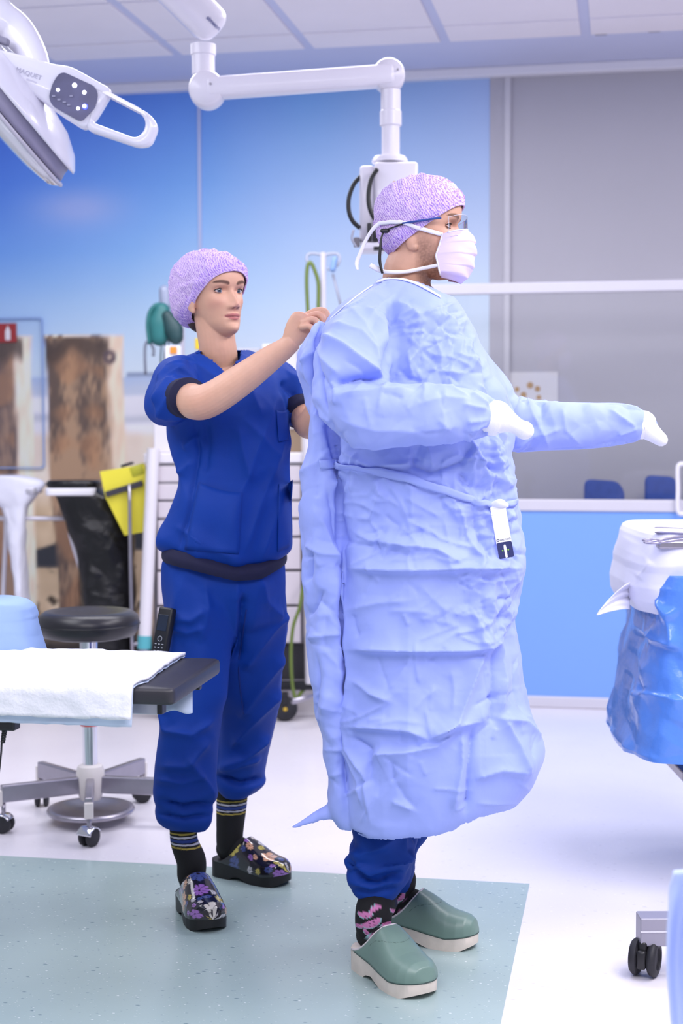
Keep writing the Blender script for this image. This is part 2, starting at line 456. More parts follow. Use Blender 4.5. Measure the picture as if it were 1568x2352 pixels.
M_rubber = mat('black_rubber', (36, 36, 42), 0.6, var=0.15, vs=14)

floor = struct(obj('floor', box((0, 3.2, -0.05), (9.0, 9.4, 0.1)), M_floor, smooth=False))
obj('inlay', box((-2.754, 2.10, 0.0), (5.0, 4.20, 0.003)), M_inlay, floor, smooth=False, label='grey green speckled vinyl area')

# ---- back wall with the printed beach mural
M_wall = mat('grey_wall_paint', (186, 184, 194), 0.6, var=0.03, vs=1.5, bump=0.05, bs=200)
wall_back = struct(obj('wall_back', box((0.2, YW + 0.06, 1.5), (9.0, 0.12, 3.0)), M_wall, smooth=False))
M_mural = mat('mural_print', (255, 255, 255), 0.55, attr=True, var=0.02, vs=3)

def mural_colour(V):
    P = proj(V); x, y = P[:, 0], P[:, 1]
    def S(a): return np.asarray(a, float)
    def lerp(a, b, t): t = np.clip(t, 0, 1)[:, None]; return a * (1 - t) + b * t
    q = np.stack([x / 260.0, np.zeros_like(x), y / 260.0], 1)
    n1, n2, n3 = nz(q, 1.0, 1), nz(q, 2.3, 2), nz(q, 6.0, 3)
    xs = [-400, 0, 250, 460, 700, 900, 1130]
    def row(cols): cols = np.array(cols, float); return np.stack([np.interp(x, xs, cols[:, k]) for k in range(3)], 1)
    rows = [(200, row([(38, 84, 190), (46, 92, 200), (58, 108, 205), (72, 124, 210), (96, 150, 216), (126, 162, 212), (146, 168, 210)])),
            (420, row([(46, 96, 205), (58, 110, 214), (80, 132, 220), (92, 146, 222), (126, 166, 220), (150, 174, 218), (158, 178, 218)])),
            (580, row([(70, 120, 220), (84, 136, 228), (104, 154, 230), (136, 172, 228), (160, 182, 224), (174, 188, 224), (180, 194, 226)])),
            (700, row([(120, 160, 232), (136, 170, 236), (152, 182, 236), (164, 190, 232), (178, 194, 226), (184, 196, 226), (188, 200, 228)])),
            (800, row([(160, 184, 236), (168, 190, 236), (182, 198, 232), (190, 202, 230), (194, 202, 226), (196, 204, 226), (196, 204, 226)])),
            (860, row([(176, 194, 232), (184, 200, 232), (196, 206, 228), (200, 206, 226), (200, 206, 224), (200, 206, 224), (200, 206, 224)]))]
    c = rows[0][1].copy()
    for (y0, a), (y1, b) in zip(rows[:-1], rows[1:]):
        m = y >= y0; t = np.clip((y - y0) / (y1 - y0), 0, 1)[:, None]; c[m] = (a * (1 - t) + b * t)[m]
    cl = np.clip(np.exp(-((x - 180) / 95) ** 2 - ((y - 478) / 42) ** 2) + 0.25 * np.exp(-((x - 620) / 160) ** 2 - ((y - 470) / 90) ** 2) + 0.3 * n1 * (y < 700), 0, 1)
    c = lerp(c, S((166, 168, 226)), cl * 0.62)
    c = lerp(c, S((176, 200, 242))[None] + 0 * c, np.full(len(c), 0.20))
    # sea, surf, sand
    sea = lerp(S((150, 170, 204))[None] + 0 * c, S((176, 184, 202))[None] + 0 * c, (y - 868) / 45 + 0.5 * n2)
    c = lerp(c, sea, (y - 864) / 5)
    c = lerp(c, S((112, 124, 150))[None] + 0 * c, np.where((np.abs(y - 862) < 5) & (x > 292), 0.75, 0))
    surf = S((214, 212, 220))[None] + n3[:, None] * 14
    c = lerp(c, surf, (y - 908 + 6 * n2) / 10)
    c = lerp(c, S((176, 178, 190))[None] + 0 * c, np.clip(1 - np.abs(y - 960 - 8 * n2) / 16, 0, 1))
    sand = S((216, 200, 186))[None] + n3[:, None] * 10
    c = lerp(c, sand, (y - 985 + 10 * n2) / 20)
    sand2 = S((196, 172, 142))[None] + n3[:, None] * 26 + n2[:, None] * 14
    c = lerp(c, sand2, (y - 1110) / 60)
    # shadow cast on the beach in the printed picture, pebbles and footprints
    sh0 = 1262 - 0.16 * x; sh1 = 1338 - 0.23 * x
    c = lerp(c, S((44, 46, 54))[None] + 0 * c, np.clip(np.minimum(y - sh0, sh1 - y) / 6 + 4 * n2, 0, 1) * (x < 330))
    c = lerp(c, S((28, 36, 52))[None] + 0 * c, np.clip(np.minimum(y - 1195, 1234 - y) / 5, 0, 1) * (x < 22))
    c = lerp(c, S((70, 58, 46))[None] + 0 * c, np.clip((nz(q, 9, 5) - 0.30) * 6, 0, 1) * (y > 1290))
    c = lerp(c, S((52, 46, 44))[None] + 0 * c, np.clip((y - 1430) / 60, 0, 1))
    # weathered groynes (beach poles)
    def pole(c, x0, x1, top, light_from, dark, brown, cream, seed):
        xl = x0 + 4 * np.sin(y / 70.0 + seed) + 0.055 * (y - top); xr = x1 + 2 * np.sin(y / 50.0) + 0.02 * (y - top)
        u = (x - xl) / (xr - xl); w = np.stack([x / 40.0, np.zeros_like(x), y / 170.0], 1); g = nz(w, 1.0, seed); g2 = nz(w, 3.2, seed + 2); bl = nz(q, 4.0, seed + 5)
        k = lerp(S(brown)[None] + 0 * c, S(dark)[None] + 0 * c, np.clip(0.34 + 1.6 * g + 0.9 * bl + 0.9 * nz(w, 6.5, seed + 9), 0, 1))
        k = lerp(k, S((168, 122, 88))[None] + 0 * c, np.clip(bl * 1.6, 0, 0.55) * (u < light_from))
        k = lerp(k, S(cream)[None] + g2[:, None] * 22, np.clip((u - light_from) / 0.10 + 0.4 * g2, 0, 1))
        k = lerp(k, S((66, 54, 50))[None] + 0 * c, np.clip(1.1 - np.abs(y - top - 30 - 25 * g) / 34, 0, 0.8) * (u < 0.82))
        k = lerp(k, S((226, 206, 182))[None] + 0 * c, np.clip(1 - np.abs(y - top - 4) / 5, 0, 1) * (g2 > -0.1))
        ring = np.abs(np.hypot((u - 0.82) * 1.0, (y - top - 52) / 150.0 * 0.75) - 0.055)
        k = lerp(k, S((86, 72, 78))[None] + 0 * c, np.clip(1.4 - ring / 0.03, 0, 1) * (light_from > 0.6))
        m = np.clip(np.minimum(np.minimum(x - xl, xr - x), y - top) / 4, 0, 1) * (y < 1400)
        return lerp(c, k, m)
    c = pole(c, -46, 74, 770, 0.62 if False else 0.60, (96, 80, 78), (142, 116, 100), (232, 212, 192), 3)
    c = pole(c, 97, 284, 768, 0.74, (92, 76, 68), (160, 130, 104), (222, 198, 176), 8)
    # old dark foot of the pole
    d = np.clip(np.minimum(np.minimum(x - 178, 312 - x), y - 1118) / 8, 0, 1)
    c = lerp(c, S((44, 36, 32))[None] + np.clip(nz(q, 5, 9), 0, 1)[:, None] * S((120, 96, 70))[None], d)
    return np.clip(s2l(np.clip(c, 0, 255)) * 1.32, 0, 0.9)

def mural_panel(X0, X1):
    nx = max(3, int((X1 - X0) / 0.0135)); nzv = 236
    X, Z = np.meshgrid(np.linspace(X0, X1, nx), np.linspace(0.1, 2.955, nzv))
    V = np.stack([X.ravel(), np.full(X.size, YW - 0.006), Z.ravel()], 1)
    back = A(0, 0.006, 0)
    col = mural_colour(V); fr = grid_faces(nzv, nx)
    return (V, fr), col
XM = float(atY(1125, 400, YW)[0]); XS = float(atY(459.5, 400, YW)[0])
for x0, x1 in ((-4.3, XS - 0.008), (XS + 0.008, XM)):
    g, col = mural_panel(x0, x1)
    o = obj('mural_panel', g, M_mural, wall_back, smooth=False, colors=col, recalc=False, label='printed beach and sky wallpaper panel')
M_seam = mat('seam_strip', (186, 196, 232), 0.35, var=0.02)
obj('seam_strip', box((XS, YW - 0.008, 1.53), (0.016, 0.012, 2.85)), M_seam, wall_back, smooth=False)
obj('edge_strip', box((XM + 0.035, YW - 0.007, 1.53), (0.070, 0.012, 2.85)), mat('edge_strip_grey', (184, 182, 192), 0.5, var=0.02), wall_back, smooth=False)
obj('cable_channel', box((XM + 0.085, YW - 0.012, 1.53), (0.030, 0.022, 2.85), bev=0.003), mat('channel_white', (206, 204, 212), 0.4, var=0.02), wall_back, smooth=False)
struct(obj('trim_1', box((0.2, YW - 0.03, ZC - 0.0225), (9.0, 0.06, 0.045), bev=0.006), M_white, smooth=False))
struct(obj('baseboard_back', box((0.2, YW - 0.012, 0.05), (9.0, 0.012, 0.10)), mat('vinyl_skirting', (70, 66, 68), 0.5, var=0.04), smooth=False))

# ---- ceiling: painted deck with separate tiles
M_ceil = mat('ceiling_deck', (206, 210, 236), 0.7, var=0.03, vs=2)
ceiling = struct(obj('ceiling', box((0.2, 3.4, ZC + 0.05), (9.0, 9.2, 0.10)), M_ceil, smooth=False))
M_tile = mat('ceiling_tile', (244, 238, 244), 0.75, var=0.03, vs=2.5, bump=0.1, bs=260)
tile_me = None
for iy, (y0, y1) in enumerate([(6.545, 6.80), (5.93, 6.515), (5.315, 5.90), (4.70, 5.285), (4.085, 4.67)]):
    for k in range(-5, 5):
        x0 = -0.183 + 0.617 * k + 0.022; x1 = x0 + 0.617 - 0.044
        obj('ceiling_tile', box(((x0 + x1) / 2, (y0 + y1) / 2, ZC - 0.004), (x1 - x0, y1 - y0, 0.012), bev=0.002, seg=1), M_tile, ceiling, smooth=False)
for px, py in ((1380, 75), (1502, 68)):
    p = gnd(px, py, ZC); obj('vent_slot', box((p[0], p[1], ZC - 0.006), (0.05, 0.012, 0.008)), mat('slot_dark', (120, 118, 128), 0.7, var=0.05), ceiling, smooth=False)

# ---- glass screen with blue lower panel in front of the wall
X0S, X1S = float(atY(985, 1000, YS)[0]), 0.75
scr = thing('glass_screen', 'white framed glass screen with light blue lower panel behind the gowned person', 'screen', ((X0S + X1S) / 2, YS, 0))
xc, wd = (X0S + X1S) / 2, X1S - X0S
M_frame = mat('screen_frame_white', (208, 206, 216), 0.35, var=0.02)
for nm, z0, z1 in (('top_rail', 1.868, 1.917), ('middle_rail', 0.893, 0.946), ('base_rail', 0.0, 0.052)):
    obj(nm, box((xc, YS, (z0 + z1) / 2), (wd, 0.05, z1 - z0), bev=0.006), M_frame, scr, smooth=False)
for x in (X0S + 0.02, X1S - 0.02): obj('post', box((x, YS, 0.95), (0.04, 0.045, 1.9), bev=0.005), M_frame, scr, smooth=False)
M_bluepanel = mat('blue_laminate', (124, 167, 238), 0.30, var=0.03, vs=1.2)
obj('lower_panel', box((xc, YS, 0.473), (wd - 0.06, 0.03, 0.842)), M_bluepanel, scr, smooth=False, label='light blue laminate panel')
mg, nt, b = new_mat('clear_glass'); N, L = nt.nodes, nt.links
tr = N.new('ShaderNodeBsdfTransparent'); tr.inputs[0].default_value = (0.985, 0.99, 0.985, 1); gl = N.new('ShaderNodeBsdfGlossy'); gl.inputs['Roughness'].default_value = 0.03
fz = N.new('ShaderNodeFresnel'); fz.inputs[0].default_value = 1.35; mx = N.new('ShaderNodeMixShader'); L.new(fz.outputs[0], mx.inputs[0]); L.new(tr.outputs[0], mx.inputs[1]); L.new(gl.outputs[0], mx.inputs[2])
L.new(mx.outputs[0], N['Material Output'].inputs['Surface']); M_glass = mg
obj('glass_pane', box((xc, YS, 1.407), (wd - 0.07, 0.006, 0.92)), M_glass, scr, smooth=False)
h0, h1 = atY(1557, 1066, YS - 0.06), atY(1557, 1180, YS - 0.06); hx = A(0.055, 0, 0)
obj('pull_handle', tube([h0 + hx, h0 + hx * 0.5, h0 + A(0, 0, -0.012), (h0 + h1) / 2, h1 + A(0, 0, 0.012), h1 + hx * 0.5, h1 + hx], 0.0105, 12, seg=36), M_white_gloss, scr)
obj('handle_mount', cyl(h1 + hx * 0.9, h1 + hx * 0.9 + A(0, 0.05, 0), 0.011), M_white_gloss, scr)
obj('handle_mount', cyl(h0 + hx * 0.9, h0 + hx * 0.9 + A(0, 0.05, 0), 0.011), M_white_gloss, scr)

# ---- paper notice on the wall behind the glass
a, b2 = atY(1150, 855, YW - 0.004), atY(1280, 985, YW - 0.004)
pn = tag(obj('paper_notice', box((a + b2) / 2, (b2[0] - a[0], 0.002, a[2] - b2[2])) if False else box(((a[0] + b2[0]) / 2, YW - 0.004, (a[2] + b2[2]) / 2), (b2[0] - a[0], 0.002, a[2] - b2[2])), mat('paper', (226, 224, 228), 0.7, var=0.02), smooth=False), 'white paper notice with small brown prints on the grey wall', 'notice')
M_brownprint = mat('brown_print', (196, 160, 112), 0.7, var=0.15, vs=60)
for px, py, r in ((1187, 894, 0.012), (1217, 885, 0.016), (1234, 893, 0.014), (1202, 907, 0.015), (1237, 913, 0.012)):
    p = atY(px, py, YW - 0.006); obj('print_spot', lathe([(0, 0), (r, 0), (r, 0.001), (0, 0.001)], p, (0, -1, 0), 14), M_brownprint, pn, smooth=False)

# ---- fire extinguisher sign and clear holder at the left edge
a, b2 = atY(-6, 743, YW - 0.012), atY(38, 786, YW - 0.012); cz = (a + b2) / 2
sg = tag(obj('fire_sign', box(cz, (b2[0] - a[0], 0.004, a[2] - b2[2])), mat('sign_red', (166, 40, 44), 0.4, var=0.03), smooth=False), 'red square sign with white fire extinguisher symbol on the mural wall', 'sign')
M_sw = mat('sign_white', (238, 234, 240), 0.4, var=0.01); q = atY(18, 766, YW - 0.016)
obj('extinguisher_symbol', prism(round_poly([(-0.014, -0.034), (0.014, -0.034), (0.014, 0.016), (0.006, 0.026), (0.006, 0.036), (-0.006, 0.036), (-0.006, 0.026), (-0.014, 0.016)], 0.005), q, A(1, 0, 0), A(0, 0, 1), A(0, -1, 0), 0.002), M_sw, sg, smooth=False)
a, b2 = atY(-40, 731, YW - 0.02), atY(103, 1076, YW - 0.02)
M_acry = mat('clear_acrylic_edge', (150, 176, 226), 0.2, var=0.03)
M_holder, _nt, _b = new_mat('clear_acrylic'); _tr = _nt.nodes.new('ShaderNodeBsdfTransparent'); _tr.inputs[0].default_value = (0.985, 0.985, 0.99, 1); _gl = _nt.nodes.new('ShaderNodeBsdfGlossy'); _mx = _nt.nodes.new('ShaderNodeMixShader'); _mx.inputs[0].default_value = 0.015
_nt.links.new(_tr.outputs[0], _mx.inputs[1]); _nt.links.new(_gl.outputs[0], _mx.inputs[2]); _nt.links.new(_mx.outputs[0], _nt.nodes['Material Output'].inputs['Surface'])
hd = thing('clear_holder', 'clear acrylic wall holder outline around the red sign', 'wall holder', (a[0], YW - 0.02, b2[2]))
out = round_poly([(0, 0), (b2[0] - a[0], 0), (b2[0] - a[0], a[2] - b2[2]), (0, a[2] - b2[2])], 0.02)
ins = [(0.006 + x * (1 - 0.012 / (b2[0] - a[0])), 0.006 + y * (1 - 0.012 / (a[2] - b2[2]))) for x, y in out]
obj('holder_rim', prism(out, A(a[0], YW - 0.02, b2[2]), A(1, 0, 0), A(0, 0, 1), A(0, -1, 0), 0.012, hole=ins), M_acry, hd, smooth=False)
obj('holder_pane', box(((a[0] + b2[0]) / 2, YW - 0.02, (a[2] + b2[2]) / 2), (b2[0] - a[0] - 0.012, 0.003, a[2] - b2[2] - 0.012)), M_holder, hd, smooth=False)

# ---- two office chairs between screen and wall
M_chair = mat('blue_upholstery', (66, 94, 180), 0.75, var=0.12, vs=30, bump=0.2, bs=300)
def office_chair(px0, px1, ptop, skew, label):
    Yc = 7.15; a, b = atY(px0, ptop, Yc), atY(px1, ptop, Yc); w = b[0] - a[0]; xm = (a[0] + b[0]) / 2; zt = a[2]
    t = thing('office_chair', label, 'chair', (xm, Yc, 0), 'blue chairs behind the glass screen')
    o2 = round_poly([(-w / 2, -0.42), (w / 2, -0.42), (w / 2, -0.03 - skew), (w * 0.32, 0.0 - skew * 0.4), (-w / 2, 0.0)], 0.035)
    obj('backrest', prism(o2, A(xm, Yc, zt), A(1, 0, 0), UP, A(0, -1, 0), 0.05, bev=0.012), M_chair, t, angle=50)
    obj('seat', box((xm, Yc - 0.02, 0.48), (w * 1.1, 0.22, 0.07), bev=0.02), M_chair, t, angle=50)
    obj('back_bracket', box((xm, Yc + 0.035, 0.58), (0.06, 0.02, 0.3), bev=0.005), M_black, t, smooth=False)
    obj('column', cyl((xm, Yc, 0.08), (xm, Yc, 0.46), 0.025), M_black, t)
    for k in range(5):
        an = k * 2 * math.pi / 5 + 0.3; e = A(xm + 0.09 * math.cos(an), Yc + 0.09 * math.sin(an), 0.06)
        obj('base_leg', tube([A(xm, Yc, 0.09), e], [0.018, 0.013], 8, seg=2), M_black, t)
        obj('caster', lathe([(0, -0.012), (0.027, -0.012), (0.027, 0.012), (0, 0.012)], A(e[0], e[1], 0.027), (math.sin(an), -math.cos(an), 0), 14), M_black, t)
office_chair(1341, 1434, 1100, 0.025, 'blue office chair behind the glass, rounded back nearer the gowned person')
office_chair(1480, 1560, 1091, 0.02, 'blue office chair behind the glass beside the white pull handle')
# ------------------------------------------------------------------ equipment
def caster(parent, p, r, axis, m1=None, yoke=None, w=0.02, gap=0.008):
    """twin-wheel caster resting on the floor at p"""
    ax = np.asarray(axis, float); ax /= np.linalg.norm(ax); c = A(p[0], p[1], r)
    w1 = obj('caster', merge(*[lathe([(0, -w / 2), (r * 0.8, -w / 2), (r, -w / 2 + 0.004), (r, w / 2 - 0.004), (r * 0.8, w / 2), (0, w / 2)], c + ax * s * (w + gap) / 2, ax, 22) for s in (-1, 1)]), m1 or M_rubber, parent, angle=40)
    f = np.cross(ax, UP)
    hood = [c + f * (r * 0.95) * math.cos(a) + UP * (r * 0.95) * math.sin(a) for a in np.linspace(0.25, 2.6, 8)]
    obj('hood', tube(hood, [((w + gap) * 0.95, r * 0.14)] * 8, 10, seg=16, up=np.cross(f, ax) + 0.01), yoke or M_chrome, w1)
    obj('stem', cyl(c + UP * r * 0.6, c + UP * (r + 0.035), 0.007), M_steel, w1)
    return w1

# ---- black stool
SC = A(-1.70, 4.62, 0)
st = thing('swivel_stool', 'black round swivel stool on chrome column with five steel legs', 'stool', SC)
M_vinyl = mat('black_vinyl', (38, 37, 42), 0.34, var=0.12, vs=8, bump=0.08, bs=180)
seat_prof = [(0, 0.605), (0.12, 0.605), (0.150, 0.612), (0.162, 0.630), (0.166, 0.652), (0.160, 0.676), (0.140, 0.690), (0.10, 0.689), (0.05, 0.686), (0, 0.685)]
se = obj('seat', lathe(seat_prof, SC, n=48), M_vinyl, st)
obj('seam', lathe([(0.1655, 0.646), (0.1672, 0.648), (0.1672, 0.651), (0.1655, 0.653)], SC, n=48), M_black, se)
obj('column', lathe([(0.0, 0.16), (0.0235, 0.16), (0.0235, 0.34), (0.029, 0.345), (0.029, 0.60), (0, 0.60)], SC, n=28), M_chrome, st, angle=40)
obj('ring', lathe([(0.024, 0.318), (0.0305, 0.318), (0.0305, 0.336), (0.024, 0.336)], SC, n=28), mat('red_band', (196, 46, 44), 0.4, var=0.05), st, label='red band on the column', angle=40)
M_hub = mat('cream_plastic', (222, 216, 212), 0.4, var=0.03)
obj('hub', lathe([(0, 0.075), (0.034, 0.075), (0.042, 0.10), (0.046, 0.165), (0.040, 0.185), (0.03, 0.19), (0, 0.19)], SC, n=20), M_hub, st, angle=40)
obj('foot_plate', lathe([(0, 0.028), (0.120, 0.028), (0.138, 0.032), (0.143, 0.040), (0.138, 0.048), (0.122, 0.048), (0.10, 0.042), (0, 0.042)], SC, n=48), M_steel, st)
for k in range(5):
    an = math.radians(-71 + 72 * k); d = A(math.cos(an), math.sin(an), 0); s = A(-d[1], d[0], 0); e = SC + d * 0.285
    lg = obj('leg', box(SC + d * 0.165 + UP * 0.125, (0.255, 0.026, 0.055), np.stack([d, s, UP]), bev=0.004), M_steel, st, smooth=False)
    obj('leg_cap', box(SC + d * 0.296 + UP * 0.112, (0.012, 0.028, 0.050), np.stack([d, s, UP]), bev=0.003), M_hub, lg, smooth=False)
    caster(st, e, 0.030, A(math.cos(an + 0.9), math.sin(an + 0.9), 0), w=0.017, gap=0.012)

# ---- padded arm board of the operating table, lower left
ZT = 0.74
P1, P2 = gnd(398, 1583, ZT), gnd(508, 1512, ZT)
lft = gnd(150, 1575, ZT) - P1; lft /= np.linalg.norm(lft)
across = P2 - P1
tb = thing('operating_table', 'black padded table end under a white quilted cover at lower left', 'operating table', P1 + lft * 0.5 - UP * ZT)
M_pad = mat('black_pad', (44, 43, 50), 0.45, var=0.10, vs=14, bump=0.15, bs=90)
na, nb = 46, 20
def board_top(): return
ln = 1.25
o2 = round_poly([(0, 0), (ln, 0), (ln, np.linalg.norm(across)), (0.0, np.linalg.norm(across))], 0.02)
e_a = across / np.linalg.norm(across)
pv, pf = prism(o2, P1 - UP * 0.018, lft, e_a, np.cross(lft, e_a), 0.036, bev=0.008)
obj('pad', (pv, pf), M_pad, tb, angle=45)
obj('side_rail', box(P1 + lft * 0.62 + e_a * 0.05 - UP * 0.052, (1.15, 0.02, 0.024), np.stack([lft, np.cross(UP, lft), UP]), bev=0.002), M_alu, tb, smooth=False)
obj('frame_plate', box(P1 + lft * 0.63 + e_a * 0.22 - UP * 0.045, (1.10, 0.30, 0.012), np.stack([lft, e_a - lft * np.dot(e_a, lft), UP]) / 1.0), M_steel, tb, smooth=False)
q = gnd(371, 1612, ZT - 0.036)
obj('bracket', box(q - UP * 0.012, (0.012, 0.03, 0.026), np.stack([lft, np.cross(UP, lft), UP]), bev=0.002), M_black, tb, smooth=False)
q = gnd(460, 1566, ZT - 0.036); obj('bracket', box(q - UP * 0.006 - e_a * 0.02, (0.012, 0.02, 0.016), np.stack([lft, np.cross(UP, lft), UP]), bev=0.002), M_black, tb, smooth=False)
q = gnd(15, 1664, ZT - 0.09); obj('rail_clamp', box(q, (0.05, 0.035, 0.022), np.stack([lft, np.cross(UP, lft), UP]), bev=0.004), M_black, tb, smooth=False)
Dq = float(((q - CAMP) @ WM.T)[2])
cord = [pt(12, 1670, Dq), pt(8, 1690, Dq), pt(4, 1706, Dq), pt(2, 1735, Dq), pt(-6, 1790, Dq), pt(-30, 1850, Dq)]
cd = obj('cord', tube(cord, 0.0022, 8, seg=30), M_black, tb)
obj('strain_relief', merge(*[lathe([(0, -0.0025), (0.006 - 0.0002 * k, -0.0025), (0.006 - 0.0002 * k, 0.0025), (0, 0.0025)], pt(11 - k * 0.9, 1674 + k * 6, Dq), UP, 10) for k in range(6)]), M_black, cd)
obj('pedestal', box(P1 + lft * 1.05 + e_a * 0.2 - UP * (ZT / 2 + 0.03), (0.2, 0.24, ZT - 0.09), np.stack([lft, np.cross(UP, lft), UP]), bev=0.02), M_steel, tb, angle=40)

M_quilt = mat('white_quilted_pad', (244, 244, 250), 0.8, var=0.03, vs=30, bump=0.5, bs=140, bd=0.003)
M_pale = mat('pale_blue_backing', (206, 220, 242), 0.6, var=0.03, vs=20)
aw = np.linalg.norm(across)
def cover_grid(off, drop, s_end, vs=0, inner=0.0):
    """sheet lying on the pad and hanging over its near edge"""
    nt_, ns = 64, 70; G = np.zeros((nt_, ns, 3)); tot = aw + 0.02 + drop
    for i, t in enumerate(np.linspace(0, 1, nt_)):
        L = t * tot
        if L < aw: e = aw - L; dz = 0.0
        else:
            k = L - aw; e = (-0.016 + inner) * math.sin(min(k / 0.03, 1) * 1.57); dz = -max(0.0, k - 0.012)
            dz += -0.004 * min(k / 0.03, 1)
        # right boundary of the sheet, measured in the photo
        tb_ = np.interp(t, [0, 0.18, 0.45, 0.62, 0.70, 0.78, 1.0], [0.088, 0.090, 0.083, 0.078, 0.0755, 0.084, 0.089]) + s_end
        for j, s in enumerate(np.linspace(0, 1, ns)):
            u = tb_ + (1 - s) * 1.1
            G[i, j] = P1 + lft * u + e_a * e + UP * (dz + off)
    V = G.reshape(-1, 3)
    wob = 0.005 * nz(V, 9, 21 + vs) + 0.0035 * nz(V, 26, 22 + vs) + 0.002 * nz(V, 60, 23 + vs)
    V = V + UP * np.abs(wob)[:, None] * 1.0 - np.cross(UP, lft) * wob[:, None] * (0.0)
    side = np.repeat(np.linspace(0, 1, nt_) * tot > aw, ns)
    V[side] += (-e_a)[None] * (np.abs(wob[side]) * 2.0)[:, None]
    return V, nt_, ns
V, m_, n_ = cover_grid(0.008, 0.062, 0.0)
cv = obj('absorbent_cover', sheet(V, m_, n_, 0.006), M_quilt, None); tag(cv, 'white quilted absorbent cover draped over the black table pad', 'cover'); set_origin(cv)
V, m_, n_ = cover_grid(0.0005, 0.072, 0.001, 0, 0.011)
bk = obj('backing_sheet', sheet(V, m_, n_, 0.002), M_pale, cv)
hang = []
for t in np.linspace(0, 1, 14):
    for s in np.linspace(0, 1, 16):
        a_ = pt(352 + 90 * s, 1552 - 20 * s + (82 + 4 * math.sin(s * 9)) * t + 22 * s * t, 3.50 - 0.05 * t + 0.012 * math.sin(s * 5 + t)); hang.append(a_)
obj('hanging_corner', sheet(np.array(hang), 14, 16, 0.002), M_pale, cv)

# blue drape bundle at the far left on the table
M_bdrape = mat('blue_nonwoven_drape', (158, 186, 232), 0.75, var=0.04, vs=12, bump=0.15, bs=160)
def drape_loft(rows, Dc, dep, nseg=56, power=2.6, cr_=0.01, cs=7, seed=31, creases=None, close_top=True, ym=60):
    """rows: (py, px_left, px_right, D centre or None, half depth or None) -> lofted cloth hung over something"""
    rows = np.array([[r[0], r[1], r[2], r[3] if len(r) > 3 else Dc, r[4] if len(r) > 4 else dep] for r in rows], float)
    ys = np.linspace(rows[0, 0], rows[-1, 0], ym); V = []
    th = np.linspace(0, 2 * np.pi, nseg, endpoint=False)
    for y in ys:
        xl, xr, D, b = [np.interp(y, rows[:, 0], rows[:, k]) for k in (1, 2, 3, 4)]
        c = pt((xl + xr) / 2, y, D); a = (xr - xl) / 2 * D / F_PX
        cx = np.sign(np.cos(th)) * np.abs(np.cos(th)) ** (2 / power); sy = np.sign(np.sin(th)) * np.abs(np.sin(th)) ** (2 / power)
        V.append(c + np.outer(a * cx, RT) + np.outer(b * sy, AW))
    V = np.concatenate(V); Fc = grid_faces(ym, nseg, True)
    N = vnormals(V, Fc)
    if np.mean(((V - V.mean(0)) * N).sum(1)) < 0: N = -N
    d = cr_ * 0.55 * crumple(V, N, 0.75 / cs, seed) + cr_ * 0.2 * crumple(V, N, 0.3 / cs, seed + 7)
    if creases: d = d + crease_field(V, N, creases)
    k = np.repeat(np.linspace(0, 1, ym), nseg); d *= np.clip(k * 6, 0.15, 1)
    V = V + N * d[:, None]
    if close_top: Fc = Fc + [tuple(range(nseg))]
    return V, Fc
bd = obj('blue_drape', drape_loft([(1377, -70, 36), (1382, -110, 62), (1394, -135, 76), (1415, -150, 82), (1419, -150, 79), (1450, -158, 86), (1505, -170, 101), (1560, -175, 104)], 3.72, 0.10, cr_=0.012, cs=8,
          creases=[([(20, 1455), (90, 1462)], -0.003, 8, 3), ([(55, 1395), (80, 1500)], -0.004, 6, 10)]), M_bdrape)
tag(bd, 'light blue nonwoven drape bundle at the left edge above the white cover', 'drape'); set_origin(bd)

# ---- bag stands, left background
M_tube = mat('white_tube_steel', (214, 210, 220), 0.32, metal=0.25, var=0.03)
DB = 6.97
bs = thing('bag_stand', 'white tubular bag stand with tray rim and crossbar in front of the mural', 'stand', A(*gnd(100, 1625)[:2], 0))
obj('crossbar', tube([pt(-60, 1190, DB), pt(156, 1191, DB)], 0.0105, 12, seg=2), M_tube, bs)
obj('upright', tube([pt(158, 1136, DB), pt(160, 1165, DB), pt(158, 1205, DB), pt(166, 1245, DB), pt(186, 1312, DB), pt(204, 1390, DB), pt(222, 1600, DB - 0.1)], 0.0105, 12, seg=40), M_tube, bs)
obj('upright', tube([pt(12, 1135, DB), pt(13, 1230, DB), pt(6, 1390, DB), pt(0, 1606, DB - 0.1)], 0.0105, 12, seg=24), M_tube, bs)
rim_c = pt(168, 1128, DB + 0.0)
ro = round_poly([(-0.115, -0.09), (0.115, -0.09), (0.115, 0.09), (-0.115, 0.09)], 0.03)
obj('tray_rim', prism(ro, rim_c, RT, AW, UP, 0.034, hole=[(x * 0.84, y * 0.80) for x, y in ro], bev=0.004), M_white, bs, angle=50)
rim_d = pt(34, 1126, DB); obj('bag_ring', prism(ro, rim_d, RT, AW, UP, 0.03, hole=[(x * 0.86, y * 0.82) for x, y in ro], bev=0.004), M_alu, bs, angle=50)
for p in (pt(222, 1600, DB - 0.1), pt(0, 1606, DB - 0.1)):
    obj('caster', lathe([(0, -0.012), (0.028, -0.012), (0.028, 0.012), (0, 0.012)], A(p[0], p[1], 0.028), (0.8, 0.5, 0), 16), M_rubber, bs)
M_bag = mat('black_bag_film', (20, 19, 22), 0.28, var=0.2, vs=10, bump=0.3, bs=40, bd=0.01)
b1 = obj('waste_bag', drape_loft([(1103, 112, 230), (1112, 104, 236), (1120, 112, 230), (1140, 128, 262), (1200, 150, 300), (1260, 172, 308), (1330, 186, 310), (1400, 190, 312), (1490, 190, 314)], DB, 0.085, cr_=0.016, cs=9, seed=41), M_bag)
tag(b1, 'black waste bag hanging below the white tray rim', 'bag'); set_origin(b1)
M_wbag = mat('white_bag_film', (218, 218, 232), 0.45, var=0.05, vs=10, bump=0.2, bs=40, bd=0.006)
